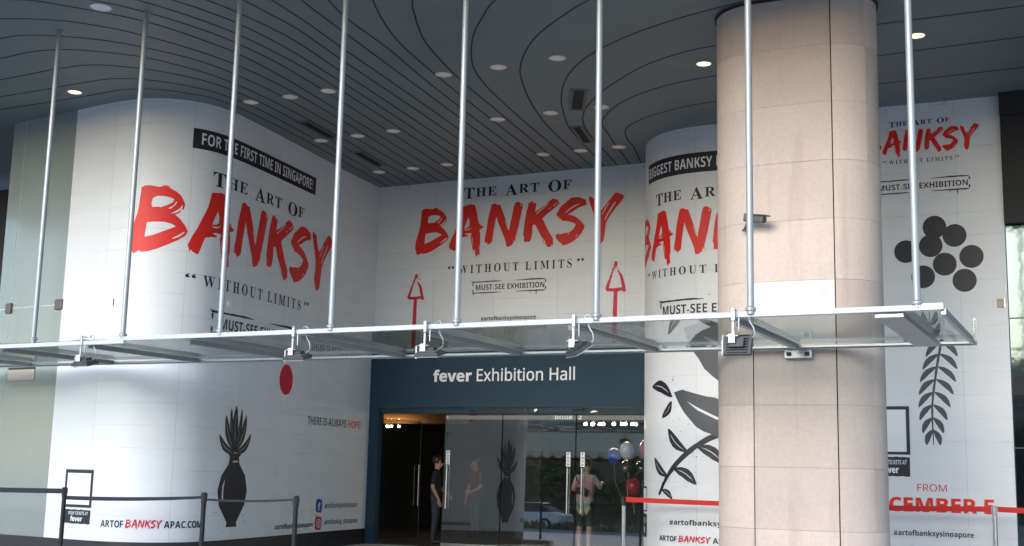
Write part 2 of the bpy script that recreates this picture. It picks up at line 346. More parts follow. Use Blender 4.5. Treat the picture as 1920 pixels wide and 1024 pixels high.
class Wall:
    def __init__(s, path):
        s.P = [Vector((p[0], p[1])) for p in path]; s.L = [0.]
        for a, b in zip(s.P, s.P[1:]): s.L.append(s.L[-1] + (b - a).length)
    def seg(s, t):
        for i in range(len(s.P) - 1):
            if t <= s.L[i + 1] + 1e-9: return i
        return len(s.P) - 2
    def frame(s, t, bias=0.):
        i = s.seg(t + bias); d = (s.P[i + 1] - s.P[i]).normalized()
        return s.P[i] + d * (t - s.L[i]), Vector((d.y, -d.x))
    def at(s, t, z, off=0., bias=0.):
        p, n = s.frame(t, bias); return Vector((p.x + n.x * off, p.y + n.y * off, z))
    def vnorm(s, i):
        ns = []
        for k in (i - 1, i):
            if 0 <= k < len(s.P) - 1:
                d = (s.P[k + 1] - s.P[k]).normalized(); ns.append(Vector((d.y, -d.x)))
        n = sum(ns, Vector((0, 0))).normalized(); return n / max(.5, n.dot(ns[0]))
    def offs(s, t, off):
        """point on the mitred offset path"""
        i = s.seg(t); f = (t - s.L[i]) / (s.L[i + 1] - s.L[i])
        a = s.P[i] + s.vnorm(i) * off; b = s.P[i + 1] + s.vnorm(i + 1) * off
        return a.lerp(b, f)
    def stops(s, a, b): return [a] + [l for l in s.L if a + 1e-4 < l < b - 1e-4] + [b]
    def slab(s, name, mt, parent, a, b, z0, z1, off0, off1, smooth=True):
        """a bent slab following the path between offsets off0 (back) and off1 (front), with metre UVs"""
        me = bpy.data.meshes.new(name); bm = bmesh.new(); uvl = bm.loops.layers.uv.new('wall')
        o0 = parent_origin(parent); st = s.stops(a, b); rows = []
        for t in st:
            pf, pb = s.offs(t, off1), s.offs(t, off0)
            rows.append([bm.verts.new(Vector((p.x, p.y, z)) - o0) for p, z in ((pf, z0), (pf, z1), (pb, z1), (pb, z0))])
        def face(vs_, uvs):
            f = bm.faces.new(vs_)
            for l, u in zip(f.loops, uvs): l[uvl].uv = u
            return f
        for i in range(len(st) - 1):
            r, q, t0, t1 = rows[i], rows[i + 1], st[i], st[i + 1]
            f = face([r[0], q[0], q[1], r[1]], [(t0, z0), (t1, z0), (t1, z1), (t0, z1)]); f.smooth = smooth
            face([r[1], q[1], q[2], r[2]], [(t0, z1)] * 4); f = face([r[2], q[2], q[3], r[3]], [(t0, z1)] * 4); f.smooth = smooth
            face([r[3], q[3], q[0], r[0]], [(t0, z0)] * 4)
        face(rows[0][::-1], [(a, z0)] * 4); face(rows[-1], [(b, z0)] * 4)
        bmesh.ops.recalc_face_normals(bm, faces=bm.faces[:]); bm.to_mesh(me); bm.free()
        for m in (mt if isinstance(mt, (list, tuple)) else [mt]): me.materials.append(m)
        o = bpy.data.objects.new(name, me); COL.objects.link(o)
        if parent is not None: o.parent = parent
        if smooth: e = o.modifiers.new('split', 'EDGE_SPLIT'); e.split_angle = math.radians(40)
        return o
    def decal(s, name, mt, parent, shapes, off=.004, step=.0):
        """shapes: list of (verts2d, faces) in (s, z); cut at the wall's own bends and laid on it"""
        me = bpy.data.meshes.new(name); bm = bmesh.new(); o0 = parent_origin(parent)
        for k, (vs_, fs) in enumerate(shapes):
            bv = [bm.verts.new((x, z, k)) for x, z in vs_]
            for f in fs:
                try: bm.faces.new([bv[i] for i in f])
                except ValueError: pass
        xs = [v.co.x for v in bm.verts]
        for l in s.L:
            if min(xs) < l < max(xs):
                bmesh.ops.bisect_plane(bm, geom=bm.verts[:] + bm.edges[:] + bm.faces[:], dist=1e-5, plane_co=(l, 0, 0), plane_no=(1, 0, 0))
        for v in bm.verts:
            t, z, k = v.co; p = s.offs(min(max(t, 0), s.L[-1]), off + step * k)
            v.co = Vector((p.x, p.y, z)) - o0
        bm.normal_update()
        bm.to_mesh(me); bm.free(); me.materials.append(mt)
        o = bpy.data.objects.new(name, me); COL.objects.link(o)
        if parent is not None: o.parent = parent
        return o
def words(w, name, mt, par, shapes, counts, off):
    i = 0
    for c in counts: w.decal(name, mt, par, shapes[i:i + c], off); i += c
def poly(pts, holes=()):
    loops = [[Vector((x, y, 0)) for x, y in l] for l in [pts, *holes]]
    flat = [(v.x, v.y) for l in loops for v in l]
    return flat, [tuple(t) for t in tessellate_polygon(loops)]
def rect(x0, x1, y0, y1): return [(x0, y0), (x1, y0), (x1, y1), (x0, y1)], [(0, 1, 2, 3)]
def stroke(pts, w, jit=0., seed=1):
    """a brush line with width and slightly ragged edges, as one polygon"""
    rnd = random.Random(seed); L_, R_ = [], []
    ws = w if isinstance(w, (list, tuple)) else [w] * len(pts)
    if jit and len(pts) > 2:
        q = catmull([(a, b, c) for (a, b), c in zip(pts, ws)], 6); pts = [(v.x, v.y) for v in q]; ws = [v.z for v in q]; jit *= .45
    n = len(pts)
    for i, p in enumerate(pts):
        a, b = pts[max(0, i - 1)], pts[min(n - 1, i + 1)]; dx, dy = b[0] - a[0], b[1] - a[1]; l = math.hypot(dx, dy) or 1
        nx, ny = -dy / l, dx / l; h = ws[i] / 2
        L_.append((p[0] + nx * (h + rnd.uniform(-jit, jit)), p[1] + ny * (h + rnd.uniform(-jit, jit))))
        R_.append((p[0] - nx * (h + rnd.uniform(-jit, jit)), p[1] - ny * (h + rnd.uniform(-jit, jit))))
    return poly(L_ + R_[::-1])
def ellipse(cx, cy, rx, ry, n=36, jit=0., seed=1):
    rnd = random.Random(seed)
    return poly([(cx + rx * (1 + rnd.uniform(-jit, jit)) * math.cos(2 * PI * i / n), cy + ry * (1 + rnd.uniform(-jit, jit)) * math.sin(2 * PI * i / n)) for i in range(n)])

def spray(cx, cz, rx, rz, n, seed, size=.012):
    rnd = random.Random(seed); o = []
    for i in range(n):
        a = rnd.uniform(0, 2 * PI); k = 1 + abs(rnd.gauss(0, .28)); r = size * rnd.uniform(.25, 1.2)
        o.append(ellipse(cx + rx * k * math.cos(a), cz + rz * k * math.sin(a), r, r * rnd.uniform(.7, 1.5), 7))
    return o
def leafy(p, q, w, seed=1, bend=.12, rib=True):
    """one stencilled leaf from p to q, with an open midrib"""
    rnd = random.Random(seed); dx, dy = q[0] - p[0], q[1] - p[1]; l = math.hypot(dx, dy); ux, uy = dx / l, dy / l; n = 12
    def pt(t, s): c = bend * l * math.sin(PI * t); return (p[0] + dx * t - uy * (c + s), p[1] + dy * t + ux * (c + s))
    hw = lambda t: w / 2 * math.sin(PI * min(1, t * .96 + .02)) ** .85
    a = [pt(t / n, hw(t / n) * rnd.uniform(.93, 1.05)) for t in range(n + 1)]; b = [pt(t / n, -hw(t / n) * rnd.uniform(.93, 1.05)) for t in range(n + 1)]
    h = [[pt(.14, 0), *[pt(t, w * .035) for t in (.3, .5, .7)], pt(.84, 0), *[pt(t, -w * .035) for t in (.7, .5, .3)]]] if rib else []
    return poly(a + b[-2:0:-1], h)
def drips(pts, seed, w=.022):
    rnd = random.Random(seed); return [stroke([(x, z), (x + .004, z - l * .5), (x, z - l)], [w * 1.3, w * .8, w * .9]) for x, z, l in pts]
# ------------------------------------------------------------------ lettering (built-in font)
_STY = {'serif': (0x1D400, 0x1D41A, 0x1D7CE), 'sansbold': (0x1D5D4, 0x1D5EE, 0x1D7EC), 'sans': (0x1D5A0, 0x1D5BA, 0x1D7E2), 'plain': None}
def _map(t, sty):
    b = _STY[sty]
    if not b: return t
    o = ''
    for c in t:
        if 'A' <= c <= 'Z': o += chr(b[0] + ord(c) - 65)
        elif 'a' <= c <= 'z': o += chr(b[1] + ord(c) - 97)
        elif c.isdigit(): o += chr(b[2] + int(c))
        else: o += c
    return o
_TC = {}
def glyphs(t, sty, weight=0.):
    key = (t, sty, weight)
    if key in _TC: return _TC[key]
    c = bpy.data.curves.new('t', 'FONT'); c.body = _map(t, sty); c.size = 1; c.resolution_u = 3; c.offset = weight; c.fill_mode = 'FRONT'
    o = bpy.data.objects.new('t', c); COL.objects.link(o)
    dg = bpy.context.evaluated_depsgraph_get(); dg.update()
    me = o.evaluated_get(dg).to_mesh()
    v = [(p.co.x, p.co.y) for p in me.vertices]; f = [tuple(p.vertices) for p in me.polygons]
    o.evaluated_get(dg).to_mesh_clear(); bpy.data.objects.remove(o); bpy.data.curves.remove(c)
    _TC[key] = (v, f); return v, f
def capheight(sty, weight): return max(y for x, y in glyphs('H', sty, weight)[0])
def line(t, sty, s0, s1, z0, cap, weight=0., slant=0., tilt=0.):
    """one line of lettering fitted between s0 and s1, baseline z0, capital height cap"""
    v, f = glyphs(t, sty, weight); x0 = min(x for x, y in v); x1 = max(x for x, y in v); k = (s1 - s0) / (x1 - x0); h = cap / capheight(sty, weight)
    return [(s0 + (x - x0) * k + slant * y * h, z0 + y * h + tilt * (x - x0) * k) for x, y in v], f
def spaced(t, sty, s0, s1, z0, cap, weight=0., gap=.12, big=(), small=.8, drop=.0, word=.35):
    """letter by letter: capitals in 'big' positions stand at full height, the others are small capitals"""
    items = []; x = 0.
    for i, ch in enumerate(t):
        if ch == ' ': x += word; continue
        v, f = glyphs(ch, sty, weight); k = 1. if (not big or i in big) else small
        a = min(p[0] for p in v); b = max(p[0] for p in v)
        items.append(([((p[0] - a) * k + x, p[1] * k - (drop if (big and i in big) else 0)) for p in v], f)); x += (b - a) * k + gap
    w = x - gap; kx = (s1 - s0) / w; h = cap / capheight(sty, weight)
    return [([(s0 + p[0] * kx, z0 + p[1] * h) for p in v], f) for v, f in items]

# ================================================================== THE SETTING
def structure(name, mb, mt, label=None, **k): return tag(mb.build(name, mt, **k), label, kind='structure')
ZC = 7.3                                   # underside of the soffit
structure('ground', MB().box(-160, 160, -160, 160, -.5, 0), M['paving'])
_rd = MB(); _rd.box(-160, 160, -24, -13.5, .004, .008)
structure('road', _rd, M['asphalt'])
_k = MB(); _k.box(-160, 160, -13.5, -13.2, 0, .13); _k.box(-160, 160, -24.3, -24, 0, .13)
structure('kerb', _k, M['paving'])
_y = MB()
for i in range(-12, 8): _y.box(i * 6., i * 6. + 3, -18.8, -18.65, .012, .016)
structure('road_marking', _y, M['yellowline'])

LEFT = Wall(catmull([(-17.0, 14.9), (-16.53, 14.79), (-15.9, 14.72), (-15.28, 14.66), (-14.56, 14.57), (-13.88, 14.55), (-13.5, 14.66), (-13.17, 14.9), (-12.95, 15.27), (-12.89, 15.7), (-12.94, 16.44), (-13.07, 17.5), (-13.24, 18.8), (-13.39, 19.96), (-13.53, 21.36)]))
BACK = Wall([(-13.53, 21.36), (-7.3, 21.36)])
RIGHT = Wall(catmull([(-7.36, 21.36), (-7.35, 20.8), (-7.32, 20.5), (-7.2, 20.16), (-6.99, 19.83), (-6.7, 19.55), (-6.35, 19.38), (-6.0, 19.32), (-5.6, 19.32), (-4.3, 19.33), (-3., 19.34), (-2.1, 19.36), (-1.26, 19.38)]))

# ------------------------------------------------------------------ soffit with its curved joints
GR = [
 [(-24, 14.12), (-15.68, 14.13), (-14.25, 14.09), (-13.81, 14.06), (-13.49, 14.13), (-13.15, 14.31), (-12.9, 14.6), (-12.7, 14.97), (-12.63, 15.6), (-12.72, 17), (-13.3, 21.35)],
 [(-24, 13.56), (-15.4, 13.6), (-14.12, 13.56), (-13.49, 13.58), (-13.1, 13.77), (-12.75, 14.13), (-12.48, 14.65), (-12.38, 15.5), (-12.5, 17), (-13.05, 21.35)],
 [(-24, 12.95), (-15.2, 12.96), (-13.99, 12.9), (-13.5, 12.92), (-13.19, 13.01), (-12.9, 13.22), (-12.59, 13.53), (-12.37, 13.87), (-12.18, 14.36), (-12.11, 15.1), (-12.2, 16.6), (-12.8, 21.35)],
 [(-24, 12.2), (-14.37, 12.22), (-13.7, 12.18), (-13.29, 12.25), (-12.96, 12.4), (-12.63, 12.67), (-12.34, 12.97), (-12.12, 13.41), (-11.93, 14.05), (-11.87, 15), (-11.95, 16.5), (-12.53, 21.35)],
 [(-24, 11.62), (-13.68, 11.6), (-13.33, 11.61), (-12.99, 11.74), (-12.33, 12.24), (-11.82, 13.06), (-11.63, 13.67), (-11.57, 15), (-11.7, 16.6), (-12.28, 21.35)],
 [(-24, 11.0), (-13.6, 11.0), (-13.05, 11.04), (-12.34, 11.4), (-11.99, 11.77), (-11.69, 12.28), (-11.35, 13.34), (-11.26, 14.5), (-11.4, 16.4), (-12.05, 21.35)],
 [(-24, 10.3), (-13.4, 10.3), (-12.19, 10.68), (-11.84, 11.06), (-11.29, 11.87), (-11.01, 12.92), (-10.95, 13.4), (-10.99, 14.52), (-11.18, 16.34), (-11.78, 21.35)],
 [(-24, 9.6), (-13.2, 9.7), (-12.2, 10.2), (-11.39, 11.01), (-11.05, 11.6), (-10.74, 12.6), (-10.66, 13.7), (-10.75, 15), (-11.52, 21.35)],
 [(-24, 9.1), (-13, 9.25), (-11.8, 9.8), (-10.85, 11.24), (-10.51, 12.31), (-10.44, 12.82), (-10.42, 14), (-10.55, 15.6), (-11.25, 21.35)],
 [(-24, 8.7), (-13, 8.8), (-11.4, 9.5), (-10.43, 11.41), (-10.23, 12.1), (-10.17, 12.5), (-10.15, 13.38), (-10.29, 15.1), (-10.5, 17.16), (-11, 21.35)],
 [(-11.4, 8.65), (-10.6, 9.8), (-10.0, 11.68), (-9.92, 12.18), (-9.86, 13.07), (-10.01, 14.64), (-10.71, 21.33)],
 [(-10.3, 8.65), (-9.9, 9.8), (-9.59, 11.76), (-9.57, 12.26), (-9.56, 12.81), (-9.71, 14.21), (-10.0, 17.16), (-10.47, 21.33)],
 [(-9.25, 8.65), (-9.2, 9.8), (-9.25, 11.9), (-9.29, 12.59), (-9.43, 13.9), (-9.7, 16.63), (-10.22, 21.33)],
 [(-8.3, 8.65), (-8.55, 10.2), (-8.9, 12.05), (-9.05, 13.3), (-9.35, 16.01), (-9.95, 21.33)],
 [(-7.1, 8.65), (-7.8, 10.3), (-8.58, 12.18), (-8.72, 12.85), (-8.83, 14.02), (-9.05, 15.5), (-9.71, 21.33)],
 [(-6., 8.65), (-7.1, 10.6), (-8.06, 12.4), (-8.3, 13.0), (-8.52, 13.72), (-8.73, 14.94), (-9.45, 21.33)],
 [(-3.9, 8.7), (-6.2, 10.9), (-7.6, 12.59), (-7.83, 13.04), (-8.05, 13.55), (-8.23, 14.05), (-8.55, 15.67), (-8.71, 17.02), (-8.87, 18.31), (-9.21, 21.33)],
 [(8, 9.5), (-1, 10.4), (-4.6, 11.7), (-6.64, 12.99), (-7.03, 13.42), (-7.44, 13.95), (-7.82, 14.6), (-8.09, 15.19), (-8.28, 15.87), (-8.46, 16.97), (-8.64, 18.4), (-8.95, 21.33)],
 [(8, 12), (-1, 12.3), (-4.2, 12.85), (-5.56, 13.44), (-6.07, 13.8), (-6.7, 14.36), (-7.18, 14.98), (-7.51, 15.55), (-7.77, 16.21), (-8.09, 17.26), (-8.36, 18.51), (-8.70, 21.33)],
 [(8, 14.05), (-2.2, 14.02), (-4.2, 14.3), (-5.35, 14.71), (-6.1, 15.16), (-6.66, 15.66), (-7.08, 16.23), (-7.51, 17.06), (-7.82, 17.9), (-8.04, 18.64), (-8.45, 21.33)],
 [(8, 15.68), (-.8, 15.66), (-2.44, 15.63), (-3.6, 15.6), (-4.58, 15.62), (-4.97, 15.68), (-5.74, 16.03), (-6.77, 16.94), (-7.01, 17.22), (-7.43, 17.82), (-7.75, 18.6), (-8.20, 21.33)],
 [(8, 16.8), (-1.38, 16.82), (-2.62, 16.86), (-4.2, 16.83), (-4.95, 16.86), (-5.73, 17.02), (-6.5, 17.43), (-7.0, 17.91), (-7.4, 18.53), (-7.58, 19.3), (-7.94, 21.33)],
 [(8, 18.1), (-1.44, 18.12), (-2.81, 18.13), (-4.4, 18.07), (-5.37, 18.09), (-5.87, 18.18), (-6.62, 18.52), (-7.12, 18.97), (-7.36, 19.6), (-7.45, 20.2), (-7.72, 21.33)],
]
sf = MB(); sf.box(-26, 9, 8.6, 30, ZC, ZC + .35)
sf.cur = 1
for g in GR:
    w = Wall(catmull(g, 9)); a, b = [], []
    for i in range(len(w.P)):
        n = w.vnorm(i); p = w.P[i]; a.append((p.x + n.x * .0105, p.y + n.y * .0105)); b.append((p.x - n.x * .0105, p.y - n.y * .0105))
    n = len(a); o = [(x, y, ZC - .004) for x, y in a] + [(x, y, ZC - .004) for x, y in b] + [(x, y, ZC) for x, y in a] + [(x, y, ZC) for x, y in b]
    sf.add(o, [f for i in range(n - 1) for f in ((i, i + 1, n + i + 1, n + i), (i, 2 * n + i, 2 * n + i + 1, i + 1), (n + i, n + i + 1, 3 * n + i + 1, 3 * n + i))])  # dark strips under the soffit stand for the shade inside the grooves
sf = sf.build('soffit', [M['soffit'], M['groove_shade']], fixn=False)
tag(sf, 'dark slate grey soffit with curving joint lines above the entrance', 'ceiling')

# ------------------------------------------------------------------ downlights and vents in the soffit
def downlight(x, y, lab, r=.105, lens='dulllamp', grp='unlit round downlights in the grey soffit'):
    t = thing('downlight', (x, y, ZC), lab, 'ceiling light', grp)
    MB().lathe([(r, -.001), (r + .022, -.001), (r + .022, -.011), (r + .012, -.015), (r, -.012), (r, -.001)], (x, y, ZC), 28, False).build('trim_ring', M['grillelight'], t, True)
    MB().lathe([(.001, -.004), (r, -.004), (r, -.0075), (.001, -.009)], (x, y, ZC), 28).build('lens', M[lens], t, True)
    return t
DL = [(-12.24, 15.36, 'leftmost pale downlight above the black first time strip'), (-11.47, 15.36, 'pale downlight second from left in its row, left of fourth rod'), (-10.72, 15.33, 'pale downlight just left of the fourth hanging rod, front row'),
 (-12.52, 17.75, 'pale downlight right beside the end of the left vent'), (-11.72, 17.72, 'pale downlight just right of fourth rod, middle row'), (-10.96, 17.68, 'pale downlight in middle row between fourth and fifth rods'),
 (-12.79, 20.15, 'small pale downlight nearest the inner wall corner'), (-12.0, 20.13, 'small pale downlight second from the inner corner, rear row'), (-11.23, 20.1, 'small pale downlight left of fifth rod, rear row'),
 (-8.65, 15.3, 'pale downlight on a joint line just left of the fifth rod'), (-7.74, 15.3, 'pale downlight just right of fifth rod, front row'), (-6.79, 15.26, 'pale downlight on wide panel between fifth and sixth rods, highest in picture'),
 (-8.94, 17.7, 'pale downlight right of fifth rod, middle row'), (-7.97, 17.69, 'pale downlight left of the tilted black vent'), (-7.08, 17.69, 'pale downlight half hidden behind the sixth hanging rod'),
 (-9.18, 20.07, 'small pale downlight above the heading of the centre banner, rear row'), (-8.43, 20.07, 'small pale downlight below the lower black vent'), (-7.69, 20.08, 'small pale downlight beside the curved right banner wall')]
for x, y, lab in DL: downlight(x, y, lab)
for x, y, lab in [(-14.55, 13.86, 'glowing warm downlight above the grey glass wall at left'), (-4.95, 16.27, 'glowing warm downlight just left of the stone column'), (-2.03, 16.23, 'glowing warm downlight above the balloon banner at right')]:
    downlight(x, y, lab, .1, 'litlamp', 'warm lit downlights')
downlight(-11.46, 11.24, 'large white recessed downlight near the top left corner', .125, 'white', None)
def vent(c, d, l, w, lab):
    d = Vector((d[0], d[1], 0)).normalized(); n = Vector((-d.y, d.x, 0)); c = Vector((c[0], c[1], ZC))
    t = thing('ceiling_vent', c, lab, 'air vent', 'black slot vents in the soffit')
    f = MB()
    for sgn in (-1, 1):
        f.obox(c + n * sgn * (w + .025) - Vector((0, 0, .006)), d * (l + .05), n * .025, Vector((0, 0, .006)))
        f.obox(c + d * sgn * (l + .025) - Vector((0, 0, .006)), d * .025, n * w, Vector((0, 0, .006)))
    f.build('frame', M['grilleframe'], t)
    g = MB(); g.obox(c - Vector((0, 0, .002)), d * l, n * w, Vector((0, 0, .0015)))
    for k in range(-3, 4): g.obox(c + n * k * w * .26 - Vector((0, 0, .006)), d * l, n * .004, Vector((0, 0, .004)))
    g.build('grille', M['grille'], t)
vent((-12.17, 17.16), (-.11, 1), .5, .075, 'black slot vent above the left banner, nearer the front')
vent((-12.43, 19.2), (-.13, 1), .5, .075, 'black slot vent nearest the inner wall corner')
vent((-7.28, 17.2), (-.46, 1), .5, .085, 'black slot vent slanting beside the sixth rod, upper of two')
vent((-8.0, 19.1), (-.21, 1), .5, .06, 'black slot vent below the slanting vent, lower of two')

# ------------------------------------------------------------------ the painted title (brush capitals), in metres on the centre wall
TITLE = [[[(1.049,6.731),(1.099,6.758),(1.159,6.762),(1.297,6.741),(1.373,6.769),(1.43,6.752),(1.42,6.738),(1.512,6.69),(1.582,6.632),(1.627,6.546),(1.637,6.507),(1.617,6.433),(1.6,6.457),(1.573,6.391),(1.515,6.364),(1.585,6.307),(1.655,6.22),(1.695,6.142),(1.668,6.083),(1.578,6.014),(1.462,5.946),(1.312,5.872),(1.195,5.833),(1.093,5.824),(1.074,5.848),(0.999,5.799),(0.981,5.831),(0.956,5.817),(0.944,5.886),(0.919,5.948),(0.928,6.069),(0.966,6.203),(1.019,6.382),(1.032,6.504),(1.044,6.64)],[(1.214,6.453),(1.2,6.507),(1.214,6.582),(1.268,6.612),(1.353,6.615),(1.447,6.599),(1.494,6.575),(1.475,6.534),(1.409,6.49),(1.325,6.453),(1.291,6.461)],[(1.419,6.444),(1.485,6.487),(1.517,6.543),(1.535,6.552),(1.514,6.498),(1.453,6.44)],[(1.46,6.376),(1.53,6.421),(1.576,6.463),(1.599,6.51),(1.609,6.479),(1.577,6.421),(1.514,6.383)],[(1.154,6.237),(1.247,6.25),(1.383,6.252),(1.477,6.231),(1.534,6.197),(1.471,6.164),(1.371,6.117),(1.254,6.064),(1.136,6.033)],[(1.493,6.027),(1.576,6.082),(1.646,6.134),(1.655,6.119),(1.593,6.061),(1.51,6.021)]],[[(1.706,5.961),(1.76,6.093),(1.823,6.209),(1.885,6.355),(1.963,6.529),(1.992,6.663),(2.014,6.751),(2.089,6.758),(2.171,6.78),(2.271,6.762),(2.292,6.723),(2.335,6.563),(2.363,6.427),(2.39,6.358),(2.447,6.364),(2.399,6.338),(2.49,6.306),(2.458,6.271),(2.393,6.246),(2.412,6.171),(2.416,6.052),(2.415,5.889),(2.394,5.935),(2.414,5.727),(2.38,5.751),(2.344,5.694),(2.319,5.732),(2.299,5.837),(2.253,5.839),(2.226,5.974),(2.2,6.11),(2.223,6.183),(2.123,6.189),(2.058,6.171),(2.141,6.146),(2.142,6.128),(2.026,6.113),(1.944,6.089),(1.898,5.965),(1.86,5.85),(1.836,5.841),(1.776,5.867),(1.75,5.899),(1.736,5.858),(1.719,5.915)],[(2.138,6.51),(2.166,6.425),(2.162,6.339),(2.12,6.306),(2.045,6.294),(2.068,6.357),(2.107,6.444)],[(2.046,6.272),(2.137,6.278),(2.203,6.3),(2.154,6.259),(2.063,6.253)],[(2.225,6.101),(2.239,6.093),(2.259,5.958),(2.267,5.92),(2.249,5.958)]],[[(2.515,6.016),(2.521,6.09),(2.55,6.221),(2.576,6.427),(2.613,6.588),(2.657,6.74),(2.73,6.757),(2.788,6.723),(2.845,6.719),(2.896,6.597),(2.982,6.384),(3.049,6.173),(3.065,6.275),(3.108,6.478),(3.151,6.681),(3.182,6.745),(3.246,6.748),(3.326,6.705),(3.343,6.659),(3.315,6.522),(3.272,6.32),(3.228,6.147),(3.199,6.047),(3.185,5.931),(3.168,5.99),(3.138,5.904),(3.083,5.871),(3.041,5.852),(2.995,5.876),(2.977,5.98),(2.908,6.138),(2.823,6.321),(2.762,6.48),(2.748,6.4),(2.712,6.21),(2.686,5.991),(2.67,5.969),(2.591,5.923),(2.556,5.984),(2.541,5.963),(2.516,5.979)],[(2.95,6.393),(2.972,6.367),(3.031,6.219),(3.019,6.212)],[(3.284,6.668),(3.298,6.7),(3.314,6.676),(3.305,6.655)]],[[(3.47,6.731),(3.502,6.702),(3.52,6.741),(3.56,6.738),(3.588,6.685),(3.615,6.712),(3.635,6.674),(3.616,6.522),(3.744,6.593),(3.836,6.644),(3.898,6.705),(3.99,6.764),(4.037,6.738),(4.083,6.742),(4.1,6.697),(4.134,6.658),(4.07,6.598),(3.979,6.532),(3.856,6.447),(3.771,6.373),(3.828,6.267),(3.925,6.087),(4.008,5.959),(4.007,5.837),(3.976,5.839),(3.961,5.8),(3.884,5.804),(3.859,5.86),(3.827,5.935),(3.763,6.011),(3.707,6.101),(3.65,6.207),(3.617,6.267),(3.562,6.256),(3.558,6.096),(3.537,5.982),(3.498,5.929),(3.38,5.933),(3.381,6.035),(3.361,6.08),(3.374,6.21),(3.401,6.413),(3.429,6.558),(3.459,6.629)],[(3.633,6.487),(3.821,6.619),(3.89,6.681),(3.898,6.669),(3.837,6.611),(3.646,6.472)],[(3.901,6.552),(3.959,6.589),(3.951,6.575),(3.909,6.543)],[(3.993,6.615),(4.081,6.681),(4.088,6.669),(4.005,6.605)]],[[(3.756,5.968),(3.788,5.944),(3.828,5.891),(3.845,5.825),(3.82,5.877),(3.788,5.93)]],[[(4.384,6.747),(4.468,6.748),(4.605,6.73),(4.59,6.72),(4.666,6.694),(4.697,6.658),(4.682,6.631),(4.721,6.599),(4.683,6.595),(4.676,6.567),(4.608,6.558),(4.517,6.528),(4.411,6.464),(4.32,6.421),(4.412,6.392),(4.504,6.343),(4.597,6.258),(4.666,6.167),(4.644,6.097),(4.6,6.029),(4.525,5.948),(4.42,5.876),(4.314,5.833),(4.192,5.809),(4.207,5.832),(4.129,5.894),(4.066,5.97),(4.053,6.007),(4.088,6.055),(4.134,6.038),(4.234,6.053),(4.356,6.066),(4.431,6.126),(4.483,6.215),(4.399,6.257),(4.307,6.285),(4.199,6.299),(4.136,6.361),(4.066,6.424),(4.103,6.494),(4.163,6.591),(4.224,6.63),(4.3,6.689)],[(4.258,6.461),(4.349,6.534),(4.44,6.585),(4.546,6.615),(4.549,6.602),(4.448,6.565),(4.357,6.511),(4.276,6.457)],[(4.48,5.965),(4.521,6.017),(4.528,6.005),(4.49,5.96)],[(4.311,6.036),(4.344,6.048),(4.338,6.032),(4.317,6.021)]],[[(4.749,6.726),(4.787,6.738),(4.825,6.699),(4.885,6.701),(4.909,6.592),(4.955,6.475),(4.993,6.436),(5.074,6.523),(5.148,6.617),(5.222,6.696),(5.295,6.776),(5.354,6.764),(5.399,6.739),(5.451,6.714),(5.466,6.67),(5.4,6.583),(5.312,6.491),(5.21,6.371),(5.137,6.263),(5.1,6.18),(5.087,6.054),(5.066,5.914),(5.052,5.859),(5.008,5.805),(4.948,5.794),(4.895,5.897),(4.875,5.94),(4.878,6.054),(4.9,6.123),(4.886,6.295),(4.836,6.426),(4.774,6.588),(4.75,6.662)],[(5.013,6.374),(5.075,6.477),(5.151,6.585),(5.163,6.576),(5.09,6.462),(5.023,6.359)],[(5.073,6.264),(5.135,6.388),(5.252,6.563),(5.305,6.608),(5.289,6.568),(5.153,6.368),(5.095,6.263)]]]
def title(fx, fz):
    return [poly([(fx(x), fz(z)) for x, z in l[0]], [[(fx(x), fz(z)) for x, z in h] for h in l[1:]]) for l in TITLE]
def stamp(s0, s1, z0, z1, k=1., left=True):
    """broken spray-painted frame round the must-see line"""
    w = (z1 - z0); m = (s0 + s1) / 2; t = w * .085; o = []
    o.append(stroke([(s0 - .3 * t, z1), (s0 + (s1 - s0) * .15, z1), (s0 + (s1 - s0) * .3, z1 + t * .2), (s0 + (s1 - s0) * .4, z1)], [t * 1.3, t, t * 1.2, t * .4], t * .2, 3))
    o.append(stroke([(s0 + (s1 - s0) * .59, z1), (s0 + (s1 - s0) * .85, z1 + t * .3), (s1 - t, z1)], [t * .4, t * 1.4, t * .9], t * .2, 4))
    o.append(stroke([(s0, z0), (s0 + (s1 - s0) * .25, z0), (s0 + (s1 - s0) * .4, z0 - t * .1)], [t * .9, t * 1.1, t * .4], t * .2, 5))
    o.append(stroke([(s0 + (s1 - s0) * .6, z0), (s0 + (s1 - s0) * .8, z0), (s1 - t, z0)], [t * .4, t * 1.2, t * 1.1], t * .2, 6))
    for x, a, b in ((s0 + t * .6, z1 - t, z1 - w * .36), (s0 + t * .6, z0 + t, z0 + w * .3), (s1 - t * .6, z1 - t, z1 - w * .3), (s1 - t * .6, z0 + t, z0 + w * .32)):
        o.append(stroke([(x, a), (x, (a + b) / 2), (x, b)], [t * 1.6, t * 1.3, t * .9], t * .15, 7))
    for x, l, q in ((.02, .3, 1.), (.79, .22, .7), (.87, .36, 1.1), (.95, .14, .7), (.83, .1, 1.)):
        o.append(stroke([(s0 + (s1 - s0) * x, z0 - t * .5), (s0 + (s1 - s0) * x, z0 - w * l)], [t * q, t * q * .5]))
    rnd = random.Random(11)
    for i in range(26):                      # overspray specks at the corner
        a = rnd.uniform(0, 2 * PI); r = abs(rnd.gauss(0, .1)) * w * 1.6
        o.append(ellipse(s0 + r * math.cos(a), z1 + .5 * t + r * .45 * math.sin(a), t * rnd.uniform(.1, .3), t * rnd.uniform(.1, .3), 7))
    return o
def heading(s0, s1, z0, cap, w=.003): return spaced('THE ART OF', 'serif', s0, s1, z0, cap, w, .085, (0, 4, 8), .80, .09, .42)
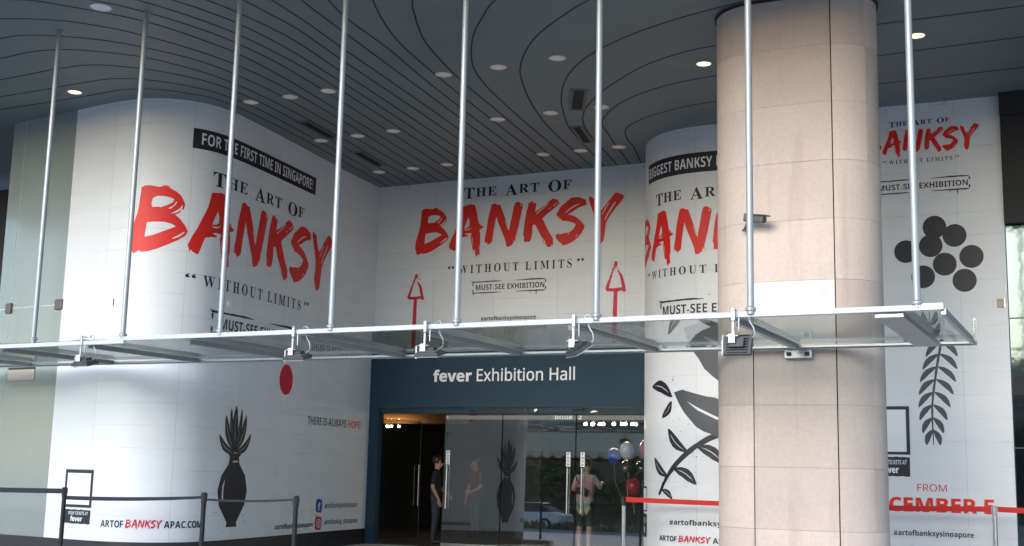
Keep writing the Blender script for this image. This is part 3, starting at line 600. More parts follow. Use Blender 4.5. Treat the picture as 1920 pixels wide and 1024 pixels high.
def limits(s0, s1, z0, cap, w=.0):
    out = spaced('WITHOUT LIMITS', 'serif', s0 + (s1 - s0) * .085, s1 - (s1 - s0) * .085, z0, cap, w, .30, word=.42)
    out.append(line('“', 'plain', s0, s0 + (s1 - s0) * .05, z0 + cap * .05, cap * .95, .014)); out.append(line('”', 'plain', s1 - (s1 - s0) * .05, s1, z0 + cap * .05, cap * .95, .014))
    return out
def hashtag(s0, s1, z0, cap):
    k = (s1 - s0); return [line('#', 'plain', s0, s0 + k * .045, z0 + cap * .02, cap * .95, .02), line('artofbanksysingapore', 'sansbold', s0 + k * .055, s1, z0, cap, .006)]
def webaddress(w, par, s0, s1, z0, cap):
    k = s1 - s0
    w.decal('web_address', M['ink'], par, spaced('ARTOF', 'sansbold', s0, s0 + k * .235, z0, cap, .006, .08) + spaced('APAC.COM', 'sansbold', s0 + k * .605, s1, z0, cap, .006, .08), .008)
    a = TITLE; x0, x1, zz0, zz1 = .92, 5.47, 5.79, 6.76
    w.decal('web_address_red', M['crimson'], par, title(lambda x: s0 + k * .255 + (x - x0) / (x1 - x0) * k * .335, lambda z: z0 - cap * .12 + (z - zz0) / (zz1 - zz0) * cap * 1.3), .008)
def board(w, par, s0, s1, z0, z1, zl):
    """black ticket board: frame round a blank white sheet, and the black label under it"""
    f = .055 * (s1 - s0) / .65
    fr = [rect(s0, s1, z1 - f, z1), rect(s0, s1, z0, z0 + f * .8), rect(s0, s0 + f, z0 + f * .8, z1 - f), rect(s1 - f, s1, z0 + f * .8, z1 - f)]
    b = w.decal('ticket_board', M['ink'], par, fr, .006)
    w.decal('sheet', M['white'], b, [rect(s0 + f, s1 - f, z0 + f * .8, z1 - f)], .006)
    l = w.decal('ticket_label', M['ink'], par, [stroke([(s0 - .01, (z0 - .03 + zl) / 2), ((s0 + s1) / 2, (z0 - .03 + zl) / 2), (s1 - .01, (z0 - .035 + zl) / 2)], z0 - .035 - zl, .012, 9)], .005)
    k = s1 - s0; h = z0 - zl
    w.decal('label_lettering', M['white'], l, [line('YOUR TICKETS AT', 'sansbold', s0 + k * .2, s1 - k * .1, zl + h * .55, h * .2, -.01, .15), line('fever', 'sansbold', s0 + k * .3, s1 - k * .28, zl + h * .16, h * .3, .02)], .009)

# ------------------------------------------------------------------ left block: grey glass cladding and the wrapped banner wall
gw = thing('glass_wall', (-16.2, 14.75, 0), 'grey green back painted glass wall at the far left edge', 'glass wall')
for a, b, z0, z1 in ((0, .395, .3, 4.012), (.41, 1.745, .3, 4.012), (0, .395, 4.03, ZC), (.41, 1.745, 4.03, ZC)):
    LEFT.slab('pane', M['greenglass'], gw, a, b, z0, z1, -.03, 0)
LEFT.slab('joint', M['whitemetal'], gw, .395, .41, .3, ZC, -.03, -.004)
LEFT.slab('joint', M['whitemetal'], gw, 0, .395, 4.012, 4.03, -.03, -.006); LEFT.slab('joint', M['whitemetal'], gw, .41, 1.745, 4.012, 4.03, -.03, -.006)
for s in (.38, 1.675):
    p, n = LEFT.frame(s); d = Vector((-n.y, n.x)); c = Vector((p.x, p.y, 4.02)) + Vector((n.x, n.y, 0)) * .018
    MB().obox(c, Vector((d.x, d.y, 0)) * .085, Vector((n.x, n.y, 0)) * .018, Vector((0, 0, .085))).build('patch_fitting', M['bronze'], gw, bevel=.006)
_rt = MB(); _rt.box(-17.0, -13.75, 15.0, 21.5, 0, ZC - .002)
tag(_rt.build('building_core', M['darkwall']), 'dark building core behind the grey glass wall', 'building')
LEFT.slab('skirting', M['skirt'], gw, 0, 1.745, 0, .3, -.06, .012)
_sp = thing('nameplate', LEFT.at(.85, 2.9, .012), 'beige nameplate with dark top edge on grey glass wall', 'sign plate')
LEFT.slab('plate', M['beige'], _sp, .53, 1.2, 2.795, 2.975, 0.002, .016); LEFT.slab('top_edge', M['ink'], _sp, .53, 1.2, 2.975, 3.01, 0.002, .02)

lw = thing('banner_wall', (-13.2, 15.0, 0), 'curved white banner wall wrapped round the corner block at left', 'wall', 'white banner walls')
LEFT.slab('wall', M['vinyl'], lw, 1.745, LEFT.L[-1], .3, ZC, -.12, .004)
LEFT.slab('skirting', M['skirt'], lw, 1.745, LEFT.L[-1], 0, .3, -.12, .012)
LEFT.decal('black_strip', M['ink'], lw, [rect(4.096, 7.778, 6.527, 6.86)], .008)
LEFT.decal('strip_lettering', M['white'], lw, [line('FOR THE FIRST TIME IN SINGAPORE!', 'sansbold', 4.24, 7.655, 6.605, .19, -.002)], .012)
words(LEFT, 'heading_lettering', M['ink'], lw, heading(4.49, 7.37, 6.0, .235), (3, 3, 2), .008)
LEFT.decal('title_lettering', M['red'], lw, title(lambda x: 4.12 + 1.19 * (x - 1.706), lambda z: 4.93 + 1.15 * (z - 5.95)), .008, .0003)
words(LEFT, 'tagline_lettering', M['ink'], lw, limits(4.11, 7.72, 4.30, .18), (7, 6, 1, 1), .008)
LEFT.decal('stamp_frame', M['ink'], lw, stamp(4.63, 7.55, 3.585, 3.93), .008, .00005)
LEFT.decal('stamp_lettering', M['ink'], lw, [line('MUST-SEE EXHIBITION', 'sansbold', 4.84, 7.4, 3.665, .175)], .008)
LEFT.decal('slogan_lettering', M['ink'], lw, [line('THERE IS ALWAYS', 'sansbold', 7.89, 9.48, 2.262, .145, -.012, .12)], .008)
LEFT.decal('slogan_red_word', M['red'], lw, [line('HOPE!', 'sansbold', 9.56, 10.1, 2.262, .14, -.012, .12)], .008)
# a plain generic stencil (vase with leaves) and a red oval stand where the wall painting is
_vz = poly([(5.30, .50), (5.62, .50), (5.60, .57), (5.82, .85), (5.88, 1.08), (5.80, 1.32), (5.60, 1.52), (5.58, 1.62), (5.66, 1.68), (5.24, 1.69), (5.31, 1.62), (5.29, 1.51), (5.10, 1.32), (5.02, 1.08), (5.08, .84), (5.32, .57)],
           [[(5.14, .95), (5.19, .9), (5.18, 1.1), (5.21, 1.27), (5.14, 1.15)], [(5.4, 1.535), (5.56, 1.54), (5.55, 1.565), (5.4, 1.56)]])
LEFT.decal('black_vase_stencil', M['ink'], lw, [_vz] + [leafy((5.45, 1.70), q_, w_, k, b_) for k, (q_, w_, b_) in enumerate((((5.43, 2.47), .17, .03), ((5.14, 2.30), .15, .1), ((5.74, 2.33), .15, -.1), ((4.98, 1.98), .13, .16), ((5.92, 2.02), .13, -.16), ((5.28, 2.42), .1, .05), ((5.60, 2.43), .1, -.05)))] + spray(5.45, 1.25, .42, .75, 36, 3, .009), .008, .0001)
LEFT.decal('red_oval', M['crimson'], lw, [ellipse(7.02, 3.01, .24, .27, jit=.015)], .008, .0001)
board(LEFT, lw, 2.18, 2.822, .79, 1.371, .54)
webaddress(LEFT, lw, 3.04, 4.685, .515, .105)
LEFT.decal('hashtag_lettering', M['ink'], lw, hashtag(6.885, 8.30, .405, .085), .008)
fb = LEFT.decal('paint_daub', M['fbblue'], lw, [stroke([(8.5, .66), (8.51, .78), (8.52, .90)], [.22, .27, .20], .02, 8)], .008)
LEFT.decal('letter_mark', M['white'], fb, [line('f', 'sansbold', 8.47, 8.56, .70, .13, .03)], .012)
ig = LEFT.decal('paint_daub', M['igred'], lw, [stroke([(8.5, .34), (8.51, .46), (8.53, .58)], [.22, .28, .22], .02, 12)], .008)
def ring(cx, cy, r, w, n=20): return [poly([(cx + r * math.cos(2 * PI * i / n), cy + r * math.sin(2 * PI * i / n)) for i in range(n)], [[(cx + (r - w) * math.cos(2 * PI * i / n), cy + (r - w) * math.sin(2 * PI * i / n)) for i in range(n)]])]
def rsq(cx, cy, r, w):
    q = lambda a: [(cx + a * math.copysign(abs(math.cos(t)) ** .45, math.cos(t)), cy + a * math.copysign(abs(math.sin(t)) ** .45, math.sin(t))) for t in [2 * PI * i / 28 for i in range(28)]]
    return [poly(q(r), [q(r - w)])]
LEFT.decal('camera_mark', M['white'], ig, rsq(8.515, .46, .075, .016) + ring(8.515, .46, .036, .014) + [ellipse(8.556, .502, .009, .009, 10)], .012)
LEFT.decal('account_lettering', M['ink'], lw, [line('artofbanksysingapore', 'sans', 8.74, 10.09, .73, .095, .009)], .008)
LEFT.decal('account_lettering', M['ink'], lw, [line('artofbanksy_singapore', 'sans', 8.76, 10.13, .43, .09, .009)], .008)
for s, z, w_, h_ in ((2.87, 3.99, .1, .055), (5.06, 4.10, .06, .045)):
    _p = thing('blank_plate', LEFT.at(s, z, .004), {2.87: 'small white blank plate on the banner left of second rod', 5.06: 'small white blank plate behind the third hanging rod'}[s], 'cover plate', 'small white cover plates')
    LEFT.slab('plate', M['white'], _p, s - w_, s + w_, z - h_, z + h_, .005, .02); LEFT.slab('shade_strip', M['grilleframe'], _p, s + w_, s + w_ + .008, z - h_, z + h_, .005, .018)  # grey strip along one edge, the plate's shade put into colour

# ------------------------------------------------------------------ centre wall above the entrance
bw = thing('banner_wall', (-10.4, 21.36, 2.7), 'flat white banner wall above the navy entrance fascia', 'wall', 'white banner walls')
BACK.slab('wall', M['vinyl'], bw, 0, 6.17, 3.86, ZC, -.15, 0, False)
words(BACK, 'heading_lettering', M['ink'], bw, heading(2.024, 4.376, 6.925, .225), (3, 3, 2), .004)
BACK.decal('title_lettering', M['red'], bw, title(lambda x: x, lambda z: z), .004, .0003)
words(BACK, 'tagline_lettering', M['ink'], bw, limits(1.70, 4.66, 5.375, .165), (7, 6, 1, 1), .004)
BACK.decal('stamp_frame', M['ink'], bw, stamp(2.27, 3.875, 4.965, 5.185), .004, .00005)
BACK.decal('stamp_lettering', M['ink'], bw, [line('MUST-SEE EXHIBITION', 'sansbold', 2.345, 3.84, 5.02, .105)])
BACK.decal('hashtag_lettering', M['ink'], bw, hashtag(2.478, 3.673, 4.41, .078))
def arrow(cx, zt, zb, zs, hw, seed):
    w = .045; rnd = random.Random(seed)
    o = [stroke([(cx - hw, zb), (cx - hw * .55, (zt + zb) / 2), (cx - .02, zt - .03)], [w * 1.5, w * .9, w * .7], .012, seed), stroke([(cx + .04, zt - .12), (cx + hw * .6, (zt + zb) / 2), (cx + hw, zb - .05)], [w * .5, w * 1.1, w * 1.6], .012, seed + 1),
         stroke([(cx - hw - .01, zb), (cx, zb - .01), (cx + hw, zb + .01)], [w * 1.3, w * 1.4, w * 1.3], .008, seed + 2), stroke([(cx + .0, zb), (cx - .01, (zb + zs) / 2), (cx - .02, zs)], [.075, .085, .09], .006, seed + 3), ellipse(cx, zt, .035, .05, 14, .2, seed)]
    for i in range(34):
        o.append(ellipse(cx + rnd.gauss(0, .055), zt - .05 + rnd.gauss(0, .06), *(2 * [rnd.uniform(.003, .009)]), 6))
    return o
BACK.decal('painted_arrow', M['crimson'], bw, arrow(.97, 5.37, 4.93, 3.9, .17, 21), .004, .0001)
BACK.decal('painted_arrow', M['crimson'], bw, arrow(5.31, 5.40, 4.91, 3.9, .18, 41), .004, .0001)

fs = thing('entrance_fascia', (-10.4, 21.3, 2.7), 'navy blue fascia over the glass doors with white hall name', 'sign fascia')
MB().box(-13.53, -7.36, 21.30, 21.5, 2.70, 3.855).build('fascia_panel', M['blue'], fs)
MB().box(-13.53, -13.30, 21.305, 21.5, 0, 2.698).build('jamb', M['blue'], fs)
FAS = Wall([(-13.53, 21.30), (-7.3, 21.30)])
FAS.decal('name_lettering', M['white'], fs, [line('fever', 'sansbold', 1.475, 2.34, 3.215, .22, .016)], .003)
FAS.decal('sign_lettering', M['white'], fs, [line('Exhibition Hall', 'sans', 2.45, 4.53, 3.215, .235, .010)], .003)

# ------------------------------------------------------------------ right block: corner banner wall and balloon banner wall
CUT = 4.3
cw = thing('banner_wall', (-6.6, 19.6, 0), 'rounded white banner wall between the doors and the stone column', 'wall', 'white banner walls')
RIGHT.slab('wall', M['vinyl'], cw, 0, CUT, .12, ZC, -.12, 0); RIGHT.slab('skirting', M['skirt'], cw, 0, CUT, 0, .12, -.12, .01)
RIGHT.decal('black_strip', M['ink'], cw, [rect(1.503, 4.2, 6.502, 6.843)], .004)
RIGHT.decal('strip_lettering', M['white'], cw, [line('BIGGEST BANKSY EXHIBITION', 'sansbold', 1.565, 4.12, 6.585, .175, -.002)], .008)
words(RIGHT, 'heading_lettering', M['ink'], cw, heading(1.856, 3.86, 6.07, .205), (3, 3, 2), .004)
RIGHT.decal('title_lettering', M['red'], cw, title(lambda x: max(.9, 1.66 + .83 * (x - 1.706)) if x < 4.75 else 1.66 + .83 * 3.044 + .5 * (x - 4.75), lambda z: 5.19 + .9 * (z - 5.95)), .004, .0003)
words(RIGHT, 'tagline_lettering', M['ink'], cw, limits(1.47, 4.2, 4.79, .135), (7, 6, 1, 1), .004)
RIGHT.decal('stamp_frame', M['ink'], cw, stamp(2.0, 4.2, 4.05, 4.36), .004, .00005)
RIGHT.decal('stamp_lettering', M['ink'], cw, [line('MUST-SEE EXHIBITION', 'sansbold', 2.067, 4.1, 4.133, .15)])
# plain generic leaf stencils stand where the large figure is
RIGHT.decal('charcoal_leaf_stencil', M['charcoal'], cw, [leafy(a_, b_, w_, k + 30, c_) for k, (a_, b_, w_, c_) in enumerate((((4.2, 2.55), (2.55, 3.92), .95, -.06), ((4.2, 3.0), (3.0, 4.03), .8, -.1), ((3.95, 2.28), (2.34, 2.86), .58, .1), ((4.2, 2.6), (3.9, 4.02), .5, -.06)))] + spray(2.8, 3.2, .45, .8, 44, 8), .004, .0001)
RIGHT.decal('black_branch_stencil', M['ink'], cw, [stroke([(1.98, 1.16), (2.15, 1.42), (2.5, 1.78), (2.95, 2.08), (3.5, 2.28)], [.05, .07, .08, .09, .1], .02, 2)] + [leafy(a_, b_, w_, k + 50, c_) for k, (a_, b_, w_, c_) in enumerate((((2.2, 1.46), (1.82, 1.78), .15, .1), ((2.32, 1.6), (2.75, 1.34), .17, .1), ((2.6, 1.86), (2.2, 2.25), .17, .1), ((2.75, 1.96), (3.2, 1.68), .19, .1), ((2.05, 1.25), (2.3, 1.1), .1, .1), ((1.72, 2.95), (2.3, 2.75), .2, .15), ((2.28, 2.7), (2.05, 2.42), .13, .1)))] + spray(2.4, 1.7, .3, .4, 30, 12, .009), .004, .0001)
board(RIGHT, cw, 1.1, 1.47, .87, 1.29, .45)
RIGHT.decal('hashtag_lettering', M['ink'], cw, hashtag(2.24, 3.85, .70, .08))
webaddress(RIGHT, cw, 1.995, 3.68, .43, .085)

rw = thing('banner_wall', (-2.2, 19.4, 0), 'white banner wall right of the stone column with black discs', 'wall', 'white banner walls')
RIGHT.slab('wall', M['vinyl'], rw, CUT, RIGHT.L[-1], .12, ZC, -.12, 0); RIGHT.slab('skirting', M['skirt'], rw, CUT, RIGHT.L[-1], 0, .12, -.12, .01)
words(RIGHT, 'heading_lettering', M['ink'], rw, heading(5.89, 6.787, 6.965, .085), (3, 3, 2), .004)
RIGHT.decal('title_lettering', M['red'], rw, title(lambda x: 5.773 + .3817 * (x - 1.706), lambda z: 6.56 + .415 * (z - 5.95)), .004, .0003)
words(RIGHT, 'tagline_lettering', M['ink'], rw, limits(5.777, 6.905, 6.357, .062, .0), (7, 6, 1, 1), .004)
RIGHT.decal('stamp_frame', M['ink'], rw, stamp(5.65, 7.052, 5.89, 6.09), .004, .00005)
RIGHT.decal('stamp_lettering', M['ink'], rw, [line('MUST-SEE EXHIBITION', 'sansbold', 5.70, 7.02, 5.943, .088)])
RIGHT.decal('black_discs', M['ink'], rw, [ellipse(x, z, .172, .176, 40) for x, z in ((6.514, 5.322), (6.80, 5.175), (6.451, 5.035), (6.085, 4.964), (7.03, 4.84), (6.645, 4.74), (6.328, 4.56), (6.92, 4.48))], .004, .0002)
_fr = [(6.62, 4.02), (6.56, 3.6), (6.47, 3.1), (6.40, 2.6), (6.40, 2.02)]
RIGHT.decal('charcoal_fern_stencil', M['charcoal'], rw, [stroke(_fr, [.03, .035, .035, .03, .015], .006, 6)] + [leafy((cx, cz), (cx + sd * l, cz - .24), .085, int(cz * 10), .1 * sd, False) for cx, cz, l in ((6.61, 3.95, .16), (6.585, 3.76, .2), (6.555, 3.57, .23), (6.525, 3.38, .25), (6.49, 3.19, .26), (6.46, 3.0, .25), (6.43, 2.81, .23), (6.41, 2.62, .2), (6.40, 2.43, .15), (6.40, 2.25, .1)) for sd in (-1, 1)], .004, .0001)
board(RIGHT, rw, 5.45, 6.065, 1.87, 2.595, 1.545)
RIGHT.decal('from_lettering', M['crimson'], rw, [line('FROM', 'sans', 6.15, 6.566, 1.335, .105, 0)])
RIGHT.decal('date_lettering', M['red'], rw, [line('DECEMBER 5', 'sansbold', 5.35, 7.224, 1.035, .205, .014)])
RIGHT.decal('hashtag_lettering', M['ink'], rw, hashtag(5.795, 6.92, .685, .075))
webaddress(RIGHT, rw, 5.62, 7.2, .43, .085)
_pl = thing('patch_fitting', RIGHT.at(7.44, 4.42, .01), 'small pale square fitting on the right edge of balloon banner', 'fitting')
RIGHT.slab('plate', M['beige'], _pl, 7.36, 7.46, 4.05, 4.18, .002, .025); RIGHT.slab('rim', M['alu'], _pl, 7.46, 7.475, 4.05, 4.18, .002, .028)

# far right dark shopfront
sh = thing('shopfront', (0.5, 19.4, 0), 'dark framed shopfront of wavy mirror glass at far right', 'shopfront')
f = MB(); f.box(-1.255, 6, 19.2, 19.6, 6.95, ZC); f.box(-1.255, -.72, 19.3, 19.6, 5.3, 6.948); f.box(-.72, 6, 19.42, 19.6, 5.3, 6.948); f.build('frame', M['darkwall'], sh)
f = MB(); f.box(-1.245, -.60, 19.42, 19.46, 3.9, 5.298); f.box(-1.245, -.60, 19.42, 19.46, 2.0, 3.88); f.box(-1.245, -.60, 19.42, 19.46, 0, 1.98); f.build('mirror_panel', M['mirror'], sh)
f = MB(); f.box(-.60, 6, 19.43, 19.5, 0, 5.298); f.box(-1.24, -.6, 19.40, 19.418, 2.75, 2.98); f.build('dark_panel', M['darkwall'], sh)
# far left dark shopfront
sl = thing('shopfront', (-20, 18, 0), 'nearly black shopfront beyond the grey glass wall at far left', 'shopfront')
MB().box(-28, -17.05, 18, 18.3, 0, 7.1).build('dark_panel', M['darkwall'], sl)
f = MB(); f.box(-28, -17.05, 17.93, 17.99, 3.9, 4.1); f.box(-17.3, -17.05, 17.93, 17.99, 0, 3.898); f.build('frame', M['grilleframe'], sl)

# ------------------------------------------------------------------ stone column with panel joints
cl = thing('stone_column', (-3.325, 14.85, 0), 'pink beige stone clad oval column in front of the canopy end', 'column')
def stadium(r):
    cxl, cxr, cy = -3.738, -2.913, 14.85; pts = []
    for i in range(49): a = PI / 2 + PI * i / 48; pts.append((cxl + r * math.cos(a), cy + r * math.sin(a)))
    for i in range(1, 8): t = i / 8; pts.append((cxl + (cxr - cxl) * t, cy - r))
    for i in range(49): a = -PI / 2 + PI * i / 48; pts.append((cxr + r * math.cos(a), cy + r * math.sin(a)))
    return pts + [pts[0]]
CW = Wall(stadium(.58))
MB().prism(stadium(.562)[:-1], 0, ZC - .002).build('core', M['joint'], cl, True)
MB().prism(stadium(.605)[:-1], ZC - .035, ZC - .0045).build('head_ring', M['joint'], cl, True)
qa = .58 * PI / 48
def u_of(x=None, ang=None, side=0):
    best = min(range(len(CW.P) * 1), key=lambda i: (CW.P[i].x - x) ** 2 + (CW.P[i].y - ang) ** 2); return CW.L[best]
uL = CW.L[48] + (-3.745 + 3.738); uR = CW.L[48] + (-2.777 + 3.738)
uS = [CW.L[4], CW.L[14], uL, uR, CW.L[48] + .825 + .58 * math.radians(58), CW.L[-1] - .3]
ZJ = [0, .185, .903, 1.609, 2.327, 3.055, 3.782, 4.508, 5.213, 5.928, 6.641, ZC - .03]
gaps = [.0015, .0015, .006, .007, .0015, .0015]
for k in range(6):
    a = uS[k] + gaps[k]; b = (uS[k + 1] - gaps[k + 1]) if k < 5 else CW.L[-1]
    for j in range(len(ZJ) - 1):
        if k == 0 and j % 2: pass
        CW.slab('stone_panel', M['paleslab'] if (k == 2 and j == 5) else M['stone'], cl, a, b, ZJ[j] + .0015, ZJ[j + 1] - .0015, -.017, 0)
CW.slab('stone_panel', M['stone'], cl, 0, uS[0] - .003, 0, ZC - .03, -.017, 0)

# ------------------------------------------------------------------ glass canopy hung from the soffit
YF, YB, ZK = 11.42, 14.16, 3.02
cn = thing('glass_canopy', (-8, 12.8, ZK), 'long flat glass canopy hung on white rods before the entrance', 'canopy')
YL = lambda x: YF - .02 + max(0., -3. - x) * .027 + max(0., -11. - x) * .03       # the front edge drifts back towards the left
for xa, xb, dz in ((-1.46, -11.3, 0), (-11.0, -21, -.035)):
    A, B = Vector((xa, YL(xa), ZK + dz + .002)), Vector((xb, YL(xb), ZK + dz + .002)); d = (B - A) / 2; n = Vector((-d.y, d.x, 0)).normalized()
    MB().obox((A + B) / 2, d, n * .029, (0, 0, .027)).build('front_bar', M['whitemetal'], cn, bevel=.006)
MB().box(-1.48, -1.27, YF - .028, YF + .02, ZK - .02, ZK + .045).build('corner_bar', M['alu'], cn, bevel=.006)
f = MB(); f.box(-21, -1.25, YB - .025, YB + .025, ZK - .06, ZK - .012); f.box(-21, -1.25, YB - .075, YB - .05, ZK - .05, ZK - .02); f.build('back_bar', M['alu'], cn, bevel=.004)
BX = [-20.2, -18.6, -16.95, -15.25, -13.55, -11.9, -10.15, -8.45, -6.72, -4.9, -3.2]
for x in BX:
    f = MB(); y0 = YL(x) + .25; f.box(x - .012, x + .012, y0, YB - .08, ZK - .062, ZK - .018); f.box(x - .045, x + .045, y0, YB - .08, ZK - .018, ZK - .006); f.box(x - .03, x + .03, y0, YB - .08, ZK - .068, ZK - .062)
    f.build('beam', M['darkalu'], cn, bevel=.003)
    f = MB(); f.box(x - .1, x + .1, y0 - .2, y0 + .15, ZK + .0125, ZK + .03); f.box(x - .09, x + .09, y0 - .19, y0 + .13, ZK - .0165, ZK - .0065)
    f.build('clamp_plate', M['whitemetal'], cn, bevel=.004)
MB().box(-1.88, -1.62, YF + .03, YB - .08, ZK - .07, ZK - .02).build('end_beam', M['alu'], cn, bevel=.006)
MB().box(-1.30, -1.255, YF + .02, YB - .08, ZK - .06, ZK - .0).build('side_bar', M['alu'], cn, bevel=.004)
MB().box(-1.252, -1.24, YB - .35, YB + .02, ZK - .04, ZK + .22).build('end_plate', M['canopyglass'], cn)
f = MB(); f.box(-3.36, -3.04, YB + .03, 14.262, ZK - .16, ZK - .05); f.build('wall_bracket', M['alu'], cn, bevel=.005)
f = MB(); f.box(-3.33, -3.28, YB + .0, YB + .026, ZK - .13, ZK - .09); f.box(-3.12, -3.07, YB + .0, YB + .026, ZK - .13, ZK - .09); f.build('bracket_bolt', M['black'], cn)
ex = [-21] + BX + [-1.75, -1.28]
for a, b in zip(ex, ex[1:]):
    MB().prism([(a + .008, YL(a) + .034), (b - .008, YL(b) + .034), (b - .008, YB + .06), (a + .008, YB + .06)], ZK, ZK + .012).build('glass_pane', M['canopyglass'], cn)
for x in (-20.0, -18.45, -16.9, -15.4, -13.85, -12.37, -10.86, -9.36, -7.8, -6.2, -4.6, -3.02, -1.5):
    yr = YL(x); x = x * yr / 11.42; yr = YL(x)
    f = MB(); f.tube([(x, yr, ZK - .0), (x, yr, ZC - .03)], .033, 16); f.lathe([(.05, 0), (.05, .025), (.036, .035)], (x, yr, ZK + .036), 16); f.lathe([(.036, -.02), (.048, -.02), (.048, 0)], (x, yr, ZC - .002), 16)
    f.build('hanger_rod', M['rodmetal'], cn, True)

# ------------------------------------------------------------------ floodlights clamped to the canopy edge
def floodlight(x, lab, tilt, yaw=0.):
    x = x * YL(x) / 11.42; YF = YL(x)
    t = thing('floodlight', (x, YF, ZK), lab, 'floodlight', 'floodlights clamped under the canopy edge')
    f = MB(); f.box(x - .017, x + .017, YF - .05, YF - .033, ZK - .06, ZK + .06); f.box(x - .017, x + .017, YF - .05, YF + .045, ZK + .04, ZK + .05); f.box(x - .012, x + .012, YF - .05, YF - .035, ZK - .2, ZK - .07); f.tube([(x + .05, YF - .02, ZK - .03), (x + .05, YF - .02, ZK - .16)], .008, 8); f.box(x - .07, x + .05, YF - .06, YF - .01, ZK - .212, ZK - .2)
    f.build('clamp', M['alu'], t, bevel=.003)
    f = MB(); f.box(x - .04, x + .025, YF - .075, YF - .064, ZK - .275, ZK - .19); f.build('bracket_plate', M['white'], t, bevel=.003)
    R = Matrix.Rotation(yaw, 3, 'Z') @ Matrix.Rotation(tilt, 3, 'X'); c = Vector((x + .03, YF + .02, ZK - .29)); q = lambda v: R @ Vector(v)
    f = MB(); f.obox(c, q((.135, 0, 0)), q((0, .105, 0)), q((0, 0, .02)))
    for k in range(-3, 4): f.obox(c + q((0, k * .03, .03)), q((.105, 0, 0)), q((0, .004, 0)), q((0, 0, .012)))
    f.obox(c + q((.0, 0, .05)), q((.07, 0, 0)), q((0, .05, 0)), q((0, 0, .022)))
    f.build('housing', M['floodgrey'], t, bevel=.006)
    MB().obox(c + q((0, 0, -.022)), q((.137, 0, 0)), q((0, .107, 0)), q((0, 0, .004))).build('rim', M['alu'], t)
    MB().obox(c + q((0, 0, -.027)), q((.12, 0, 0)), q((0, .09, 0)), q((0, 0, .002))).build('lens', M['carglass'], t)
    MB().obox(c + q((-.145, 0, .02)), q((.008, 0, 0)), q((0, .03, 0)), Vector((0, 0, .07))).build('yoke', M['darkalu'], t)
    P = [(x + .10, YF, ZK + .035), (x + .13, YF, ZK + .06), (x + .17, YF + .0, ZK + .04), (x + .14, YF + .02, ZK - .05), (x + .18, YF + .03, ZK - .13), (x + .18, YF + .04, ZK - .2), (x + .13, YF + .04, ZK - .24)]
    MB().tube([tuple(v) for v in catmull(P, 6)], .007, 8).build('cable', M['alu'] if tilt < .3 else M['whitemetal'], t, True)
floodlight(-11.5, 'black floodlight under canopy in front of the left banner', math.radians(14))
floodlight(-8.28, 'black floodlight under canopy right of the third rod, above red oval', math.radians(14), .1)
floodlight(-6.56, 'black floodlight under canopy below the left red arrow', math.radians(14), .1)
floodlight(-4.83, 'grey floodlight tilted steeply, left of the stone column', math.radians(35), -.75)
floodlight(-3.18, 'black floodlight facing outward in front of stone column', math.radians(68))

# ------------------------------------------------------------------ camera on the column
t = thing('security_camera', (-3.7, 14.27, 4.45), 'grey bullet security camera on the stone column', 'security camera')
f = MB(); f.lathe([(.05, 0), (.05, .02), (.02, .03)], (-3.80, 14.2, 4.40), 14); f.tube([(-3.80, 14.27, 4.41), (-3.80, 14.16, 4.42), (-3.76, 14.10, 4.47)], .018, 10); f.build('mount', M['camgrey'], t, True)
d = Vector((.93, -.3, -.17)).normalized(); n = d.cross(Vector((0, 0, 1))).normalized(); u = n.cross(d); c = Vector((-3.66, 14.06, 4.51))
MB().obox(c, d * .135, n * .045, u * .04).build('body', M['camgrey'], t, bevel=.015)
MB().obox(c + u * .047 + d * .025, d * .155, n * .055, u * .006).build('sun_hood', M['camgrey'], t, bevel=.004)
MB().obox(c + d * .139, d * .004, n * .036, u * .032).build('lens', M['carglass'], t)

# ------------------------------------------------------------------ entrance: frame and glass door leaves
YD = 21.40
ef = thing('glass_entrance', (-10.4, YD, 0), 'frameless glass entrance with pull handles under the navy fascia', 'entrance')
TILT = math.radians(-1.15)          # leaves leaned back to bring the street's reflection into the glass
MB().box(-13.29, -7.37, 21.36, 21.46, 2.585, 2.605).build('head_bar', M['black'], ef)
MB().box(-11.2, -7.37, 21.37, 21.385, 2.607, 2.695).build('transom_glass', M['transom'], ef)
MB().box(-13.29, -11.205, 21.35, 21.385, 2.607, 2.695).build('transom_board', M['blue'], ef)
DW = Wall([(-13.53, YD - .012), (-7.3, YD - .012)])
def pulls(mb, x, y, s=1):
    for yy in (-.055, .055):
        mb.tube([(x, y + yy, .74), (x, y + yy, 1.58)], .016, 12)
    for z in (.84, 1.48): mb.tube([(x, y - .055, z), (x, y + .055, z)], .01, 8)
    return mb
def push(par, x, s0):
    st = DW.decal('push_sticker', M['white'], par, [rect(s0, s0 + .085, 1.60, 1.87)], .004)
    DW.decal('sticker_lettering', M['ink'], par, [line(ch, 'sansbold', s0 + .025, s0 + .06, 1.81 - k * .064, .042) for k, ch in enumerate('PUSH')], .007)
def leaf(x0, x1, word=None, hx=None):
    t = MB().box(x0 + .006, x1 - .006, YD - .006, YD + .006, .09, 2.575).build('glass_door', M['doorglass'], ef)
    t.rotation_euler = (TILT, 0, 0)
    MB().box(x0 + .006, x1 - .006, YD - .02, YD + .02, .012, .088).build('bottom_rail', M['steel'], t)
    MB().box(x0 + .007, x1 - .007, YD - .0095, YD - .0065, 2.475, 2.555).build('frosted_strip', M['frost'], t)
    for w, a, b in word or []: DW.decal('door_lettering', M['white'], t, [line(w, 'sansbold', a + 13.53, b + 13.53, 2.483, .066)], .002)
    if hx is not None:
        pulls(MB(), hx, YD).build('pull_handle', M['steel'], t, True)
        push(t, hx, hx + 13.53 - .045)
    return t
leaf(-11.83, -10.565, [('1', -11.80, -11.765)], hx=-11.73)
